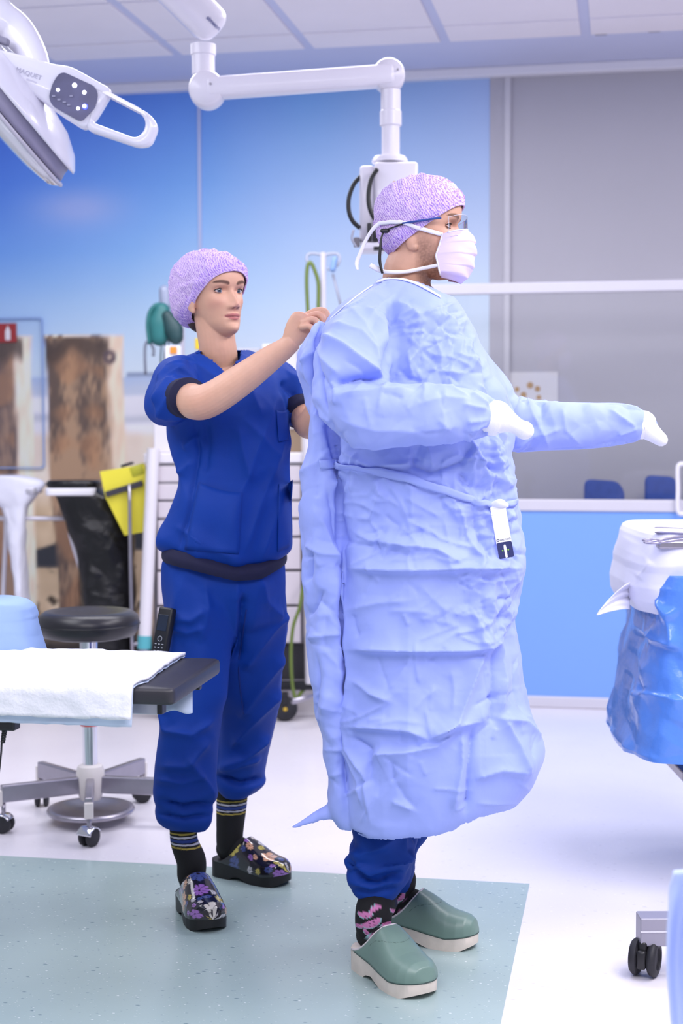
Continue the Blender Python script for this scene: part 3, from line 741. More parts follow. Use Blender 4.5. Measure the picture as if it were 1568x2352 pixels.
b2_ = obj('linen_bag', drape_loft([(1092, -20, 48), (1100, -50, 92), (1112, -62, 106), (1124, -50, 98), (1142, -30, 84), (1165, 8, 66), (1200, 20, 62), (1260, 22, 58), (1330, 34, 62), (1420, 38, 66)], DB - 0.02, 0.075, cr_=0.016, cs=8, seed=45), M_wbag)
tag(b2_, 'white bag bunched over a ring and hanging narrow at the left edge', 'bag'); set_origin(b2_)

# ---- yellow sharps container on its own pole
DSH = 6.72
sp = thing('container_pole', 'thin grey pole with tilted dark clamp carrying the yellow container', 'pole', A(*pt(305, 1600, DSH)[:2], 0))
obj('pole', tube([pt(297, 1112, DSH - 0.09), pt(300, 1300, DSH - 0.09), pt(305, 1505, DSH - 0.09)], 0.0085, 12, seg=10), M_steel, sp)
cl = [pt(240, 1137, DSH - 0.075), pt(331, 1108, DSH - 0.075)]
ax = cl[1] - cl[0]; ax /= np.linalg.norm(ax); e2 = np.cross(AW, ax)
obj('clamp', box((cl[0] + cl[1]) / 2, (0.17, 0.012, 0.026), np.stack([ax, AW, e2]), bev=0.002), mat('dark_bracket', (52, 50, 58), 0.5, var=0.08), sp, smooth=False)
obj('side_bracket', tube([pt(305, 1480, DSH - 0.09), pt(336, 1476, DSH - 0.05)], 0.008, 10, seg=2), M_steel, sp)
M_yel = mat('yellow_plastic', (226, 214, 62), 0.42, var=0.05)
yc = thing('sharps_container', 'yellow tapered sharps container tilted in a clamp beside the drawer cart', 'container', pt(288, 1226, DSH))
def frustum(top, bot, dt, db):
    """front quads in px at depth DSH, extruded away"""
    V = [pt(x, y, DSH - dt) for x, y in top] + [pt(x, y, DSH + dt) for x, y in top] + [pt(x, y, DSH - db) for x, y in bot] + [pt(x, y, DSH + db) for x, y in bot]
    return np.array(V), [(0, 1, 3, 2), (4, 6, 7, 5), (0, 4, 5, 1), (1, 5, 7, 3), (3, 7, 6, 2), (2, 6, 4, 0)]
bv, bf = frustum([(244, 1146), (338, 1120)], [(286, 1230), (330, 1222)], 0.062, 0.045)
obj('tub', (bv, bf), M_yel, yc, smooth=False)
bv, bf = frustum([(229, 1083), (332, 1066)], [(243, 1147), (340, 1120)], 0.066, 0.064); obj('upper_rim', (bv, bf), M_yel, yc, smooth=False)
lid = obj('lid', box(pt(318, 1080, DSH - 0.02), (0.06, 0.10, 0.05), np.stack([ax, AW, e2]), bev=0.008), mat('olive_lid', (178, 176, 44), 0.45, var=0.06), yc, angle=40)
obj('opening', box(pt(292, 1067, DSH - 0.03), (0.05, 0.07, 0.012), np.stack([ax, AW, e2]), bev=0.003), M_black, lid, smooth=False)

# ---- white drawer cart behind the assisting person
DC = 6.62
ct = thing('drawer_cart', 'white drawer cart on black wheels behind the person in blue scrubs', 'cart', A(*pt(515, 1600, DC)[:2], 0))
M_cart = mat('cart_white', (220, 216, 222), 0.4, var=0.03); M_draw = mat('drawer_front', (204, 196, 202), 0.4, var=0.03); M_cartgrey = mat('cart_gap_grey', (132, 128, 134), 0.6, var=0.05)
def cbox(x0, x1, y0, y1, dn, df, mt, nm, par, bev=0.0):
    a, b = pt(x0, y0, dn), pt(x1, y1, dn); w = (x1 - x0) * dn / F_PX; h_ = a[2] - pt(x0, y1, dn)[2]
    c = (pt(x0, y0, dn) + pt(x1, y1, dn)) / 2 + AW * (df - dn) / 2
    return obj(nm, box(c, (w, df - dn, h_), np.stack([RT, AW, UP]), bev=bev), mt, par, smooth=False)
cbox(352, 694, 1066, 1480, DC + 0.02, DC + 0.4, M_cartgrey, 'body', ct)
cbox(330, 722, 1040, 1064, DC - 0.01, DC + 0.42, M_cart, 'worktop', ct, 0.006)
lp = [1068, 1109, 1150, 1192, 1234, 1311, 1392, 1480]
for y0, y1 in zip(lp[:-1], lp[1:]):
    d_ = cbox(362, 690, y0 + 3, y1 - 3, DC - 0.004, DC + 0.02, M_draw, 'drawer', ct, 0.003)
    cbox(480, 580, y0 + 8, y0 + 14, DC - 0.02, DC - 0.004, M_alu, 'handle', d_, 0.002)
def post(x, y0, y1, r, mt, nm): return obj(nm, tube([pt(x, y0, DC - 0.02), pt(x, y1, DC - 0.02)], r, 14, seg=2), mt, ct, angle=40)
def slab_post(x0t, x0b, w, y0, y1, mt, nm):
    a, b = pt(x0t, y0, DC - 0.02), pt(x0b, y1, DC - 0.02)
    return obj(nm, tube([a, b], [(w, 0.03), (w, 0.03)], 12, seg=2, up=AW), mt, ct, angle=50)
slab_post(352, 333, 0.028, 1030, 1462, M_cart, 'left_post'); 
obj('post_foot', tube([pt(332, 1460, DC - 0.02), pt(331, 1490, DC - 0.02)], [(0.030, 0.032)] * 2, 14, seg=2, up=AW), mat('teal_plastic', (86, 170, 180), 0.45, var=0.04), ct, label='teal foot of the left post', angle=50)
slab_post(331, 330, 0.022, 1488, 1560, M_steel, 'left_leg')
slab_post(706, 712, 0.022, 975, 1570, M_cart, 'right_post')
cbox(352, 396, 880, 1040, DC + 0.05, DC + 0.10, M_cart, 'upper_post', ct, 0.006)
cbox(350, 694, 955, 975, DC + 0.05, DC + 0.35, M_cart, 'upper_shelf', ct, 0.004)
cbox(664, 690, 985, 1052, DC + 0.08, DC + 0.2, mat('cardboard', (150, 128, 106), 0.8, var=0.08), 'storage_box', ct)
cbox(345, 700, 1480, 1562, DC + 0.06, DC + 0.38, mat('cart_under_dark', (52, 50, 54), 0.6, var=0.1), 'lower_body', ct)
cbox(325, 740, 1568, 1586, DC - 0.03, DC + 0.02, M_black, 'base_bar', ct, 0.003)
M_hubcap = mat('yellow_hub', (206, 170, 52), 0.5, var=0.06)
for px in (410, 654):
    g_ = pt(px, 1612, DC - 0.06); g_ = A(g_[0], g_[1], 0.055); ax_ = -AW + RT * 0.12; ax_ /= np.linalg.norm(ax_)
    w_ = obj('wheel', lathe([(0, -0.017), (0.04, -0.017), (0.052, -0.012), (0.055, 0), (0.052, 0.012), (0.04, 0.017), (0, 0.017)], g_, ax_, 30), M_rubber, ct)
    obj('hub', lathe([(0, 0.014), (0.010, 0.014), (0.009, 0.020), (0, 0.021)], g_, ax_, 14), M_hubcap, w_)
    obj('fork', box(g_ + UP * 0.045, (0.03, 0.05, 0.05), np.stack([RT, AW, UP]), bev=0.004), M_black, w_, smooth=False)
M_hose = mat('green_hose', (98, 116, 48), 0.5, var=0.06)
hz_ = obj('gas_hose', tube([pt(742, 1290, DC - 0.08), pt(700, 1340, DC - 0.08), pt(688, 1395, DC - 0.08), pt(673, 1440, DC - 0.08), pt(668, 1500, DC - 0.08), pt(671, 1570, DC - 0.08), pt(680, 1605, DC - 0.08), pt(692, 1590, DC - 0.02), pt(720, 1560, DC + 0.03)], 0.008, 10, seg=60), M_hose)
tag(hz_, 'olive green hose looping down past the cart wheel', 'hose'); set_origin(hz_)

# teal breathing bag and tubing hung beside the cart
M_teal = mat('teal_rubber', (44, 116, 116), 0.5, var=0.15, vs=10); M_dteal = mat('dark_green_rubber', (30, 66, 70), 0.5, var=0.15, vs=12); M_clear = mat('grey_clear_plastic', (150, 158, 182), 0.25, var=0.05)
DV = 6.75
vt = thing('breathing_circuit', 'teal breathing bag with tubing hanging left of the purple bouffant cap', 'breathing bag', A(*pt(385, 1600, DV)[:2], 0))
obj('bag', capsule_tube([pt(372, 712, DV), pt(370, 742, DV), pt(366, 775, DV)], [(0.035, 0.03), (0.056, 0.04), (0.042, 0.035)], 16, up=AW), M_teal, vt)
obj('dark_bag', capsule_tube([pt(384, 725, DV - 0.03), pt(398, 755, DV - 0.03), pt(404, 775, DV - 0.03)], [(0.026, 0.02), (0.042, 0.03), (0.034, 0.03)], 16, up=AW), M_dteal, vt)
obj('hose', tube([pt(344, 790, DV), pt(340, 745, DV), pt(346, 715, DV), pt(362, 700, DV), pt(378, 708, DV)], 0.011, 10, seg=30), M_teal, vt)
obj('canister', capsule_tube([pt(378, 668, DV + 0.03), pt(380, 705, DV + 0.03)], 0.026, 14), M_clear, vt)
obj('hook', tube([pt(334, 860, DV), pt(333, 800, DV), pt(340, 784, DV), pt(352, 800, DV), pt(352, 818, DV)], 0.007, 10, seg=26), mat('grey_hook', (122, 128, 144), 0.4, var=0.05), vt)
for px in (372, 380, 388): obj('thin_tube', tube([pt(px, 780, DV), pt(px - 3, 830, DV), pt(px + 4, 885, DV), pt(px + 2, 948, DV)], 0.0035, 8, seg=20), M_dteal, vt)
obj('stand_pole', tube([pt(419, 700, 7.12), pt(419, 1600, 7.12)], 0.011, 12, seg=2), M_tube, vt)
cb = box(pt(398, 818, DV - 0.06), (0.07, 0.05, 0.09), np.stack([RT, AW, UP]), bev=0.006)
lb = tag(obj('label_box', cb, M_white, smooth=False), 'small white box with orange mark behind the scrub shoulder', 'box'); set_origin(lb)
obj('orange_mark', box(pt(398, 804, DV - 0.092), (0.03, 0.004, 0.03), np.stack([RT, AW, UP])), mat('orange_print', (232, 146, 52), 0.5, var=0.05), lb, smooth=False)
obj('dark_cap', box(pt(394, 838, DV - 0.09), (0.05, 0.02, 0.035), np.stack([RT, AW, UP]), bev=0.004), mat('navy_plastic', (36, 44, 76), 0.5, var=0.05), lb, smooth=False)
obj('shelf_post', box(pt(398, 897, DV - 0.05), (0.02, 0.03, 0.215), np.stack([RT, AW, UP])), M_tube, lb, smooth=False)
yb = tag(obj('yellow_box', box(pt(456, 790, DV), (0.03, 0.03, 0.05), np.stack([RT, AW, UP]), bev=0.004), mat('yellow_card', (228, 196, 40), 0.5, var=0.05), smooth=False), 'small yellow box behind the neck of the person in scrubs', 'box'); set_origin(yb)
obj('box_post', box(pt(456, 880, DV), (0.014, 0.014, 0.285), np.stack([RT, AW, UP])), M_tube, yb, smooth=False)
# supply boxes on the cart's upper shelf
for x0, x1, y0, y1, dd, lab, colr in ((545, 600, 800, 953, 0.1, 'pale grey supply box behind the forearm, left of two on the cart shelf', (190, 190, 200)), (602, 682, 790, 953, 0.06, 'white supply box behind the wrist, right of two on the cart shelf', (224, 222, 230))):
    o = cbox(x0, x1, y0, y1, DC + dd, DC + dd + 0.15, mat('box_card', colr, 0.6, var=0.05, vs=10), 'supply_box', None, 0.004); tag(o, lab, 'box'); set_origin(o)
    ob = cbox(x0 + 4, x1 - 4, (y0 + y1) / 2 - 20, (y0 + y1) / 2, DC + dd - 0.004, DC + dd, mat('box_print', (150, 150, 164), 0.6, var=0.1), 'print_band', o)

# drip pole with green hose loop
DI = 6.5
ip = thing('drip_pole', 'white drip pole with clear hooks behind the raised gown shoulder', 'drip pole', A(*pt(742, 1600, DI)[:2], 0))
obj('pole', tube([pt(742, 580, DI), pt(742, 1610, DI)], 0.0125, 12, seg=2), M_tube, ip)
M_hook = mat('clear_hook_plastic', (172, 176, 194), 0.25, var=0.04)
for s in (-1, 1):
    obj('hook', tube([pt(742, 586, DI), pt(742 + s * 22, 582, DI), pt(742 + s * 36, 586, DI), pt(742 + s * 37, 600, DI), pt(742 + s * 28, 604, DI)], 0.006, 8, seg=24), M_hook, ip)
obj('drip_chamber', capsule_tube([pt(768, 596, DI - 0.03), pt(764, 618, DI - 0.03)], 0.014, 12), mat('blue_cap', (128, 160, 208), 0.3, var=0.05), ip)
obj('clip', tube([pt(752, 618, DI), pt(765, 616, DI), pt(778, 604, DI)], 0.007, 8, seg=10), M_hook, ip)
obj('slant_rod', tube([pt(764, 630, DI), pt(790, 730, DI)], 0.006, 8, seg=2), mat('grey_rod', (150, 154, 172), 0.4, var=0.05), ip)
for px in (728, 756):
    obj('base_leg', tube([pt(742, 1590, DI), pt(742 + (px - 742) * 5, 1612, DI - 0.15)], 0.012, 8, seg=2), M_steel, ip)
gh = obj('loop_hose', tube([pt(712, 790, DI - 0.03), pt(707, 720, DI - 0.03), pt(704, 650, DI - 0.03), pt(706, 612, DI - 0.03), pt(714, 604, DI - 0.03), pt(724, 625, DI - 0.03), pt(731, 655, DI - 0.03), pt(730, 720, DI - 0.03), pt(728, 790, DI - 0.03)], 0.0085, 10, seg=60), M_hose)
tag(gh, 'olive green hose loop beside the drip pole above the working hand', 'hose'); set_origin(gh)

# ---- ceiling pendant with two arms and a head box
DP = 5.0
M_pend = mat('pendant_white', (226, 222, 232), 0.32, coat=0.2, var=0.015)
pd = thing('ceiling_pendant', 'white ceiling pendant arm with elbow discs carrying a console box', 'pendant arm', pt(470, -20, DP + 0.1))
a0, a1 = pt(235, -190, DP - 0.25), pt(498, 72, DP)
dr = a1 - a0; ll = np.linalg.norm(dr); dr /= ll; e3 = np.cross(dr, AW); e3 /= np.linalg.norm(e3); e2 = np.cross(e3, dr)
arm0 = obj('upper_arm', box((a0 + a1) / 2 + e3 * 0.0, (ll, 0.13, 0.125), np.stack([dr, e2, e3]), bev=0.045, seg=5), M_pend, pd, angle=60)
ec = e2 if np.dot(e2, AW) > 0 else -e2; eu = np.cross(ec, dr); eu = eu if eu[2] > 0 else -eu
tx = text_mesh('simeon', 0.020, a1 - dr * 0.072 - ec * 0.0662 - eu * 0.004, dr, eu, -ec, bold=0.0003)
obj('lettering', tx, mat('logo_grey_blue', (92, 98, 150), 0.5, var=0.03), arm0, smooth=False)
obj('ceiling_mount', lathe([(0, 0), (0.055, 0), (0.055, 0.22), (0.09, 0.24), (0.09, 0.30), (0, 0.30)], pt(452, 14, DP + 0.3) - UP * 0.0, UP, 24), M_pend, pd, angle=40)
jc = lambda x, y: pt(x, y, DP)
obj('swivel', lathe([(0, 0), (0.038, 0), (0.038, 0.062), (0.042, 0.064), (0.042, 0.098), (0, 0.098)], jc(467, 172), UP, 28), M_pend, pd, angle=40)
tocam = -AW
def disc(x, y, r, th, nm): return obj(nm, lathe([(0, -th), (r * 0.85, -th), (r * 0.97, -th * 0.75), (r, -th * 0.4), (r, th * 0.4), (r * 0.97, th * 0.75), (r * 0.85, th), (0, th)], jc(x, y), tocam, 40), M_pend, pd)
disc(476, 208, 0.060, 0.052, 'elbow_disc'); disc(892, 175, 0.054, 0.048, 'elbow_disc')
b0, b1 = jc(482, 206), jc(898, 176); dr2 = b1 - b0; l2 = np.linalg.norm(dr2); dr2 /= l2; e3 = np.cross(tocam, dr2)
obj('lower_arm', box((b0 + b1) / 2 + tocam * 0.012, (l2 + 0.02, 0.085, 0.066), np.stack([dr2, -tocam, UP - dr2 * dr2[2]]), bev=0.014, seg=3), M_pend, pd, angle=50)
obj('screw', lathe([(0, 0), (0.004, 0), (0.004, 0.002), (0, 0.002)], jc(486, 201) + tocam * 0.056, tocam, 10), M_steel, pd)
obj('screw', lathe([(0, 0), (0.004, 0), (0.004, 0.002), (0, 0.002)], jc(912, 169) + tocam * 0.056, tocam, 10), M_steel, pd)
obj('drop_tube', lathe([(0, 0), (0.030, 0), (0.030, 0.10), (0.036, 0.105), (0.036, 0.150), (0.033, 0.153), (0.033, 0.22), (0.0, 0.22)][::1], jc(897, 362), UP, 28), M_pend, pd, angle=40)
obj('flange', lathe([(0, 0), (0.060, 0), (0.060, 0.008), (0.052, 0.020), (0.034, 0.024), (0, 0.024)], jc(895, 374), UP, 28), M_pend, pd, angle=40)
def pbox(x0, x1, y0, y1, dn, dep, mt, nm, par, bev):
    w = (x1 - x0) * dn / F_PX; h_ = (y1 - y0) * dn / F_PX; c = pt((x0 + x1) / 2, (y0 + y1) / 2, dn) + AW * dep / 2
    return obj(nm, box(c, (w, dep, h_), np.stack([RT, AW, UP]), bev=bev, seg=3), mt, par, angle=50)
hb = pbox(860, 960, 372, 566, DP - 0.06, 0.14, M_pend, 'console_box', pd, 0.010)
pbox(826, 862, 380, 560, DP - 0.04, 0.12, M_pend, 'side_box', pd, 0.012)
pbox(830, 884, 556, 572, DP - 0.07, 0.16, M_pend, 'bottom_plate', pd, 0.004)
obj('indicator', lathe([(0, 0), (0.007, 0), (0.006, 0.003), (0, 0.004)], pt(905, 420, DP - 0.061), tocam, 12), mat('orange_led', (206, 120, 62), 0.4, var=0.05), hb)
M_cable = mat('black_cable', (24, 26, 28), 0.45, var=0.08)
obj('cable', tube([pt(829, 404, DP - 0.03), pt(812, 424, DP - 0.03), pt(801, 455, DP - 0.03), pt(801, 485, DP - 0.03), pt(810, 508, DP - 0.03), pt(826, 524, DP - 0.03)], 0.0075, 10, seg=36), M_cable, pd)
obj('cable', tube([pt(866, 388, DP - 0.08), pt(852, 412, DP - 0.08), pt(846, 445, DP - 0.08), pt(848, 475, DP - 0.08), pt(858, 500, DP - 0.08), pt(872, 520, DP - 0.08)], 0.0075, 10, seg=36), M_cable, pd)
pbox(843, 853, 512, 552, DP - 0.08, 0.03, M_black, 'socket', pd, 0.003); pbox(856, 872, 524, 552, DP - 0.08, 0.03, M_black, 'socket', pd, 0.003)
pbox(812, 826, 545, 566, DP - 0.05, 0.03, M_cartgrey, 'socket', pd, 0.003); pbox(858, 890, 566, 573, DP - 0.075, 0.04, M_black, 'socket', pd, 0.002)
obj('clear_holder', tube([pt(812, 528, DP - 0.06), pt(808, 548, DP - 0.06), pt(818, 568, DP - 0.06)], 0.004, 8, seg=12), M_hook, pd)

# ---- surgical lamp, top left
DLp = 4.45
lam = thing('surgical_lamp', 'white surgical lamp with dark control panel and loop handle at upper left', 'lamp', pt(-20, -40, DLp))
M_lamp = mat('lamp_white', (232, 230, 242), 0.22, coat=0.4, var=0.01)
S_ = DLp / F_PX
rim = A(0.64, 0, 0) * 0 + RT * 0.63 + UP * -0.775; rim /= np.linalg.norm(rim)
nrm = RT * -0.78 + UP * -0.62 - AW * 0.02; nrm -= rim * np.dot(nrm, rim); nrm /= np.linalg.norm(nrm)     # light-emitting side: down, left and to the camera
ctr = pt(-6, 240, DLp + 0.03)
Rl = 0.30
obj('dome', lathe([(0, -0.125), (0.10, -0.122), (0.19, -0.108), (0.255, -0.080), (0.288, -0.052), (0.292, -0.042), (0, -0.042)], ctr, nrm, 56), M_lamp, lam)
obj('vent_band', lathe([(0, -0.044), (0.270, -0.044), (0.276, -0.020), (0.284, 0.0), (0, 0.0)], ctr, nrm, 56), mat('lamp_band_grey', (150, 146, 172), 0.4, var=0.03), lam)
obj('lens', lathe([(0, 0.002), (0.286, 0.002), (0.292, 0.014), (0.272, 0.034), (0.20, 0.050), (0.10, 0.058), (0, 0.060)], ctr, nrm, 56), mat('lamp_lens', (226, 224, 232), 0.08, spec=0.8, coat=1.0, var=0.02), lam)
obj('rim', tube([ctr + (np.cos(a) * rim + np.sin(a) * np.cross(nrm, rim)) * (Rl - 0.008) + nrm * 0.008 for a in np.linspace(0, 2 * np.pi, 40)], 0.006, 8, seg=80), mat('lamp_rim_grey', (196, 192, 206), 0.3, var=0.02), lam)
c0 = pt(150, 210, DLp - 0.12)
def L2(pts): return [((x - 150) * S_ * 0.973, -(y - 210) * S_ * 0.973) for x, y in pts]
e3 = -AW; e1 = RT; e2 = UP
yoke = round_poly(L2([(-120, 88), (-20, 112), (60, 132), (130, 152), (165, 156), (226, 190), (262, 210), (226, 268), (198, 302), (150, 272), (100, 236), (40, 196), (-120, 150)]), 0.02, 4)
obj('yoke', prism(yoke, c0 + AW * 0.0, e1, e2, e3, 0.05, bev=0.012), M_lamp, lam, angle=50)
out = round_poly(L2([(214, 196), (345, 264), (366, 292), (347, 336), (318, 340), (198, 300)]), 0.022, 6)
inn = round_poly(L2([(243, 219), (325, 262), (337, 284), (329, 308), (311, 319), (213, 283)]), 0.014, 6)
obj('loop_handle', prism(out, c0 - AW * 0.004, e1, e2, e3, 0.044, hole=inn, bev=0.010), M_lamp, lam, angle=60)
pnl = round_poly(L2([(152, 172), (222, 204), (229, 222), (222, 252), (192, 281), (182, 280), (124, 248), (116, 228), (126, 196), (140, 176)]), 0.012, 4)
M_panel = mat('panel_grey', (92, 92, 128), 0.3, var=0.25, vs=14)
pnl_o = obj('control_panel', prism(pnl, c0 - AW * 0.028, e1, e2, e3, 0.006), M_panel, lam, smooth=False, label='dark control panel with lit buttons')
M_led = mat('white_led', (255, 255, 255), 0.4, emit=(240, 240, 255), es=2.5); M_bled = mat('blue_led', (90, 100, 255), 0.4, emit=(80, 90, 255), es=2.5)
for x, y, r, mt in ((138, 212, 0.0055, M_led), (176, 202, 0.007, M_led), (198, 218, 0.006, M_led), (183, 254, 0.005, M_led), (199, 250, 0.008, M_bled), (198, 249, 0.0055, M_led)):
    k = 0.0345 if r == 0.0055 and x == 198 else 0.033
    obj('button', lathe([(0, 0), (r, 0), (r * 0.8, 0.0015), (0, 0.002)], pt(150, 210, DLp - 0.12) + RT * L2([(x, y)])[0][0] + UP * L2([(x, y)])[0][1] - AW * k, -AW, 14), mt, pnl_o)
for k, (x, y) in enumerate(((128, 226), (140, 234), (152, 240), (162, 246), (168, 226))):
    p = c0 + RT * L2([(x, y)])[0][0] + UP * L2([(x, y)])[0][1] - AW * 0.0335
    obj('icon', box(p, (0.009, 0.001, 0.005), np.stack([RT, AW, UP])), mat('icon_grey', (150, 150, 176), 0.5), pnl_o, smooth=False)
ang = math.radians(-20); t1 = RT * math.cos(ang) + UP * math.sin(ang); t2 = -RT * math.sin(ang) + UP * math.cos(ang)
tp = L2([(40, 168)])[0]; obj('lettering', text_mesh('MAQUET', 0.019, c0 + RT * tp[0] + UP * tp[1] - AW * 0.0258, t1, t2, -AW), mat('print_grey', (190, 188, 206), 0.5), lam, smooth=False)
tp = L2([(64, 188)])[0]; obj('small_print', box(c0 + RT * (tp[0] + 0.016) + UP * (tp[1] - 0.003) - AW * 0.0256, (0.030, 0.0012, 0.0045), np.stack([t1, AW, t2])), mat('print_grey_2', (206, 204, 220), 0.5), lam, smooth=False)
obj('arm', tube([pt(-90, -60, DLp + 0.0), pt(-10, 35, DLp), pt(40, 75, DLp), pt(78, 130, DLp - 0.04), pt(95, 180, DLp - 0.08)], [0.062, 0.058, 0.052, 0.040, 0.030], 20, seg=30), M_lamp, lam)
obj('arm_socket', box(pt(2, 92, DLp - 0.07), (0.05, 0.03, 0.02), np.stack([t1, AW, t2]), bev=0.005), mat('socket_grey', (140, 138, 158), 0.4), lam, smooth=False)

# ---- draped instrument table at the right
it = thing('instrument_table', 'stainless instrument table under white and blue sterile drapes at right', 'table', A(*pt(1620, 1900, 4.4)[:2], 0))
ZI = 0.985
tc = gnd(1640, 1232, ZI - 0.02); DT = 4.4
cI = pt(1640, 1225, DT); cI = A(cI[0], cI[1], ZI - 0.025)
obj('top', box(cI, (0.44, 0.56, 0.02), np.stack([RT, AW, UP]), bev=0.004), M_steel, it, smooth=False)
for sx in (-1, 1):
    for sy in (-1, 1):
        p = cI + RT * sx * 0.10 + AW * sy * 0.16; obj('leg', cyl(A(p[0], p[1], 0.30), A(p[0], p[1], ZI - 0.03), 0.014), M_steel, it)
obj('foot_beam', box(A(cI[0], cI[1], 0.30), (0.26, 0.40, 0.03), np.stack([RT, AW, UP]), bev=0.005), M_steel, it, smooth=False)
obj('pedestal', cyl(A(cI[0] + 0.1 * RT[0], cI[1] + 0.1 * RT[1], 0.0), A(cI[0] + 0.1 * RT[0], cI[1] + 0.1 * RT[1], 0.30), 0.03), M_steel, it)
M_wdrape = mat('white_drape', (234, 234, 250), 0.7, var=0.02, vs=10, bump=0.1, bs=150)
M_film = mat('blue_film_drape', (92, 144, 232), 0.22, var=0.10, vs=4, bump=0.25, bs=30, bd=0.01, coat=0.3)
vd, fd = drape_loft([(1208, 1462, 1815), (1212, 1452, 1822), (1224, 1444, 1830), (1262, 1432, 1842), (1280, 1428, 1846), (1296, 1430, 1846), (1330, 1422, 1850), (1360, 1426, 1850), (1385, 1440, 1850)], 4.42, 0.30, nseg=140, power=5, cr_=0.010, cs=7, seed=61, ym=80,
        creases=[([(1452, 1225), (1440, 1300), (1430, 1380)], 0.012, 8, 14), ([(1500, 1290), (1465, 1330)], 0.010, 10, 6)])
wd = obj('white_drape', (vd, fd), M_wdrape); tag(wd, 'white sterile drape covering the instrument table top', 'drape'); set_origin(wd)
tail = []
for t in np.linspace(0, 1, 18):
    for s in np.linspace(-1, 1, 14):
        w = 30 * (1 - t) ** 0.8 + 1.0
        tail.append(pt(1446 - 76 * t, 1368 + 44 * t ** 1.4 + s * w, 4.26 - 0.08 * t + 0.03 * math.cos(s * 2.2) * (1 - t) + 0.012 * math.sin(9 * s + 5 * t) * (1 - t)))
obj('drape_tail', sheet(np.array(tail), 18, 14, 0.0015), M_wdrape, wd)
vd, fd = drape_loft([(1300, 1470, 1840), (1318, 1462, 1846), (1330, 1456, 1850), (1400, 1458, 1852), (1440, 1456, 1854), (1500, 1450, 1858), (1560, 1440, 1862), (1600, 1432, 1866), (1650, 1418, 1872), (1690, 1407, 1878), (1700, 1410, 1878)], 4.40, 0.325, nseg=160, power=4.5, cr_=0.030, cs=6, seed=67, ym=120,
        creases=[([(1455, 1345), (1490, 1352), (1548, 1425)], 0.020, 16, 24), ([(1458, 1440), (1500, 1470), (1555, 1490)], 0.020, 5, 22), ([(1510, 1375), (1535, 1425), (1550, 1490)], 0.016, 12, 8),
                 ([(1455, 1500), (1462, 1560), (1470, 1595)], -0.02, 8, 8), ([(1436, 1594), (1480, 1592), (1568, 1608)], 0.010, 18, 4), ([(1460, 1340), (1490, 1325), (1568, 1298)], -0.02, 8, 14)])
bdp = obj('blue_film_drape', (vd, fd), M_film); tag(bdp, 'shiny blue plastic drape hanging below the white drape at right', 'drape'); set_origin(bdp)

# instruments lying on the drape
M_inst = mat('dull_instrument_steel', (176, 170, 190), 0.3, metal=0.7, var=0.05)
zi = ZI + 0.006
def on(px, py): return gnd(px, py, zi)
def spat(a, b, w, label):
    d = b - a; L_ = np.linalg.norm(d); d /= L_; s = np.cross(UP, d)
    o2 = [(0, -w * 0.3), (L_ * 0.1, -w * 0.5), (L_ * 0.35, -w * 0.28), (L_, -w * 0.32), (L_, w * 0.32), (L_ * 0.35, w * 0.28), (L_ * 0.1, w * 0.5), (0, w * 0.3)]
    o = obj('retractor', prism(round_poly(o2, 0.01), a, d, s, UP, 0.004, bev=0.001), M_inst, angle=40); tag(o, label, 'instrument', 'instruments on the white drape'); set_origin(o)
spat(on(1503, 1212), on(1640, 1216), 0.040, 'flat steel retractor at the back of the draped table')
spat(on(1505, 1222), on(1645, 1229), 0.036, 'flat steel retractor with round end, in front of the other')
sc = thing('clamp_scissors', 'thin ring handled steel clamp nearest on the white drape', 'instrument', on(1530, 1240), 'instruments on the white drape')
for k, (a, b) in enumerate((((1512, 1241), (1620, 1232)), ((1516, 1246), (1625, 1240)))):
    pa, pb_ = on(*a), on(*b); obj('blade', tube([pa, (pa + pb_) / 2 + UP * 0.004, pb_], [0.003, 0.004, 0.002], 8, seg=10), M_inst, sc)
    r_ = [pa - RT * 0.02 + RT * 0.02 * math.cos(t) + AW * 0.024 * math.sin(t) for t in np.linspace(0, 2 * np.pi, 18)]; obj('finger_ring', tube(r_, 0.0028, 8, seg=36), M_inst, sc)

# ---- wheeled foot and blurred drape, lower right
tf = thing('trolley_foot', 'square steel trolley foot on a black twin wheel caster at lower right', 'trolley foot', gnd(1480, 2240))
g0 = gnd(1480, 2240); Dg = float(((g0 - CAMP) @ WM.T)[2])
bx = pt(1465, 2133, Dg)
obj('beam', box(pt(1465, 2133, Dg) + RT * 0.30, (0.60, 0.06, 0.066), np.stack([RT, AW, UP]), bev=0.003), mat('beam_grey', (158, 156, 170), 0.4, metal=0.4, var=0.05), tf, smooth=False)
obj('beam_edge', box(pt(1465, 2130, Dg) + RT * 0.30 - AW * 0.031, (0.60, 0.002, 0.0025), np.stack([RT, AW, UP])), M_chrome, tf, smooth=False)
cxs = RT * 0.90 - AW * 0.43; cxs /= np.linalg.norm(cxs)
cp_ = A(g0[0], g0[1], 0.043)
for s in (-1, 1):
    obj('wheel', lathe([(0, -0.012), (0.030, -0.012), (0.038, -0.008), (0.042, 0), (0.042, 0.005), (0.036, 0.011), (0.026, 0.011), (0.024, 0.006), (0, 0.006)] if s > 0 else [(0, -0.010), (0.036, -0.010), (0.042, -0.004), (0.042, 0.006), (0.036, 0.011), (0, 0.011)], cp_ + cxs * s * 0.021, cxs, 32), M_rubber, tf, angle=50)
f_ = np.cross(UP, cxs)
obj('brake_pedal', box(cp_ + f_ * -0.030 + UP * 0.004, (0.022, 0.022, 0.044), np.stack([cxs, f_, UP]), bev=0.006), M_black, tf, angle=50)
obj('caster_housing', box(cp_ + UP * 0.022, (0.020, 0.055, 0.045), np.stack([cxs, f_, UP]), bev=0.006), M_black, tf, angle=50)
fr_ = []
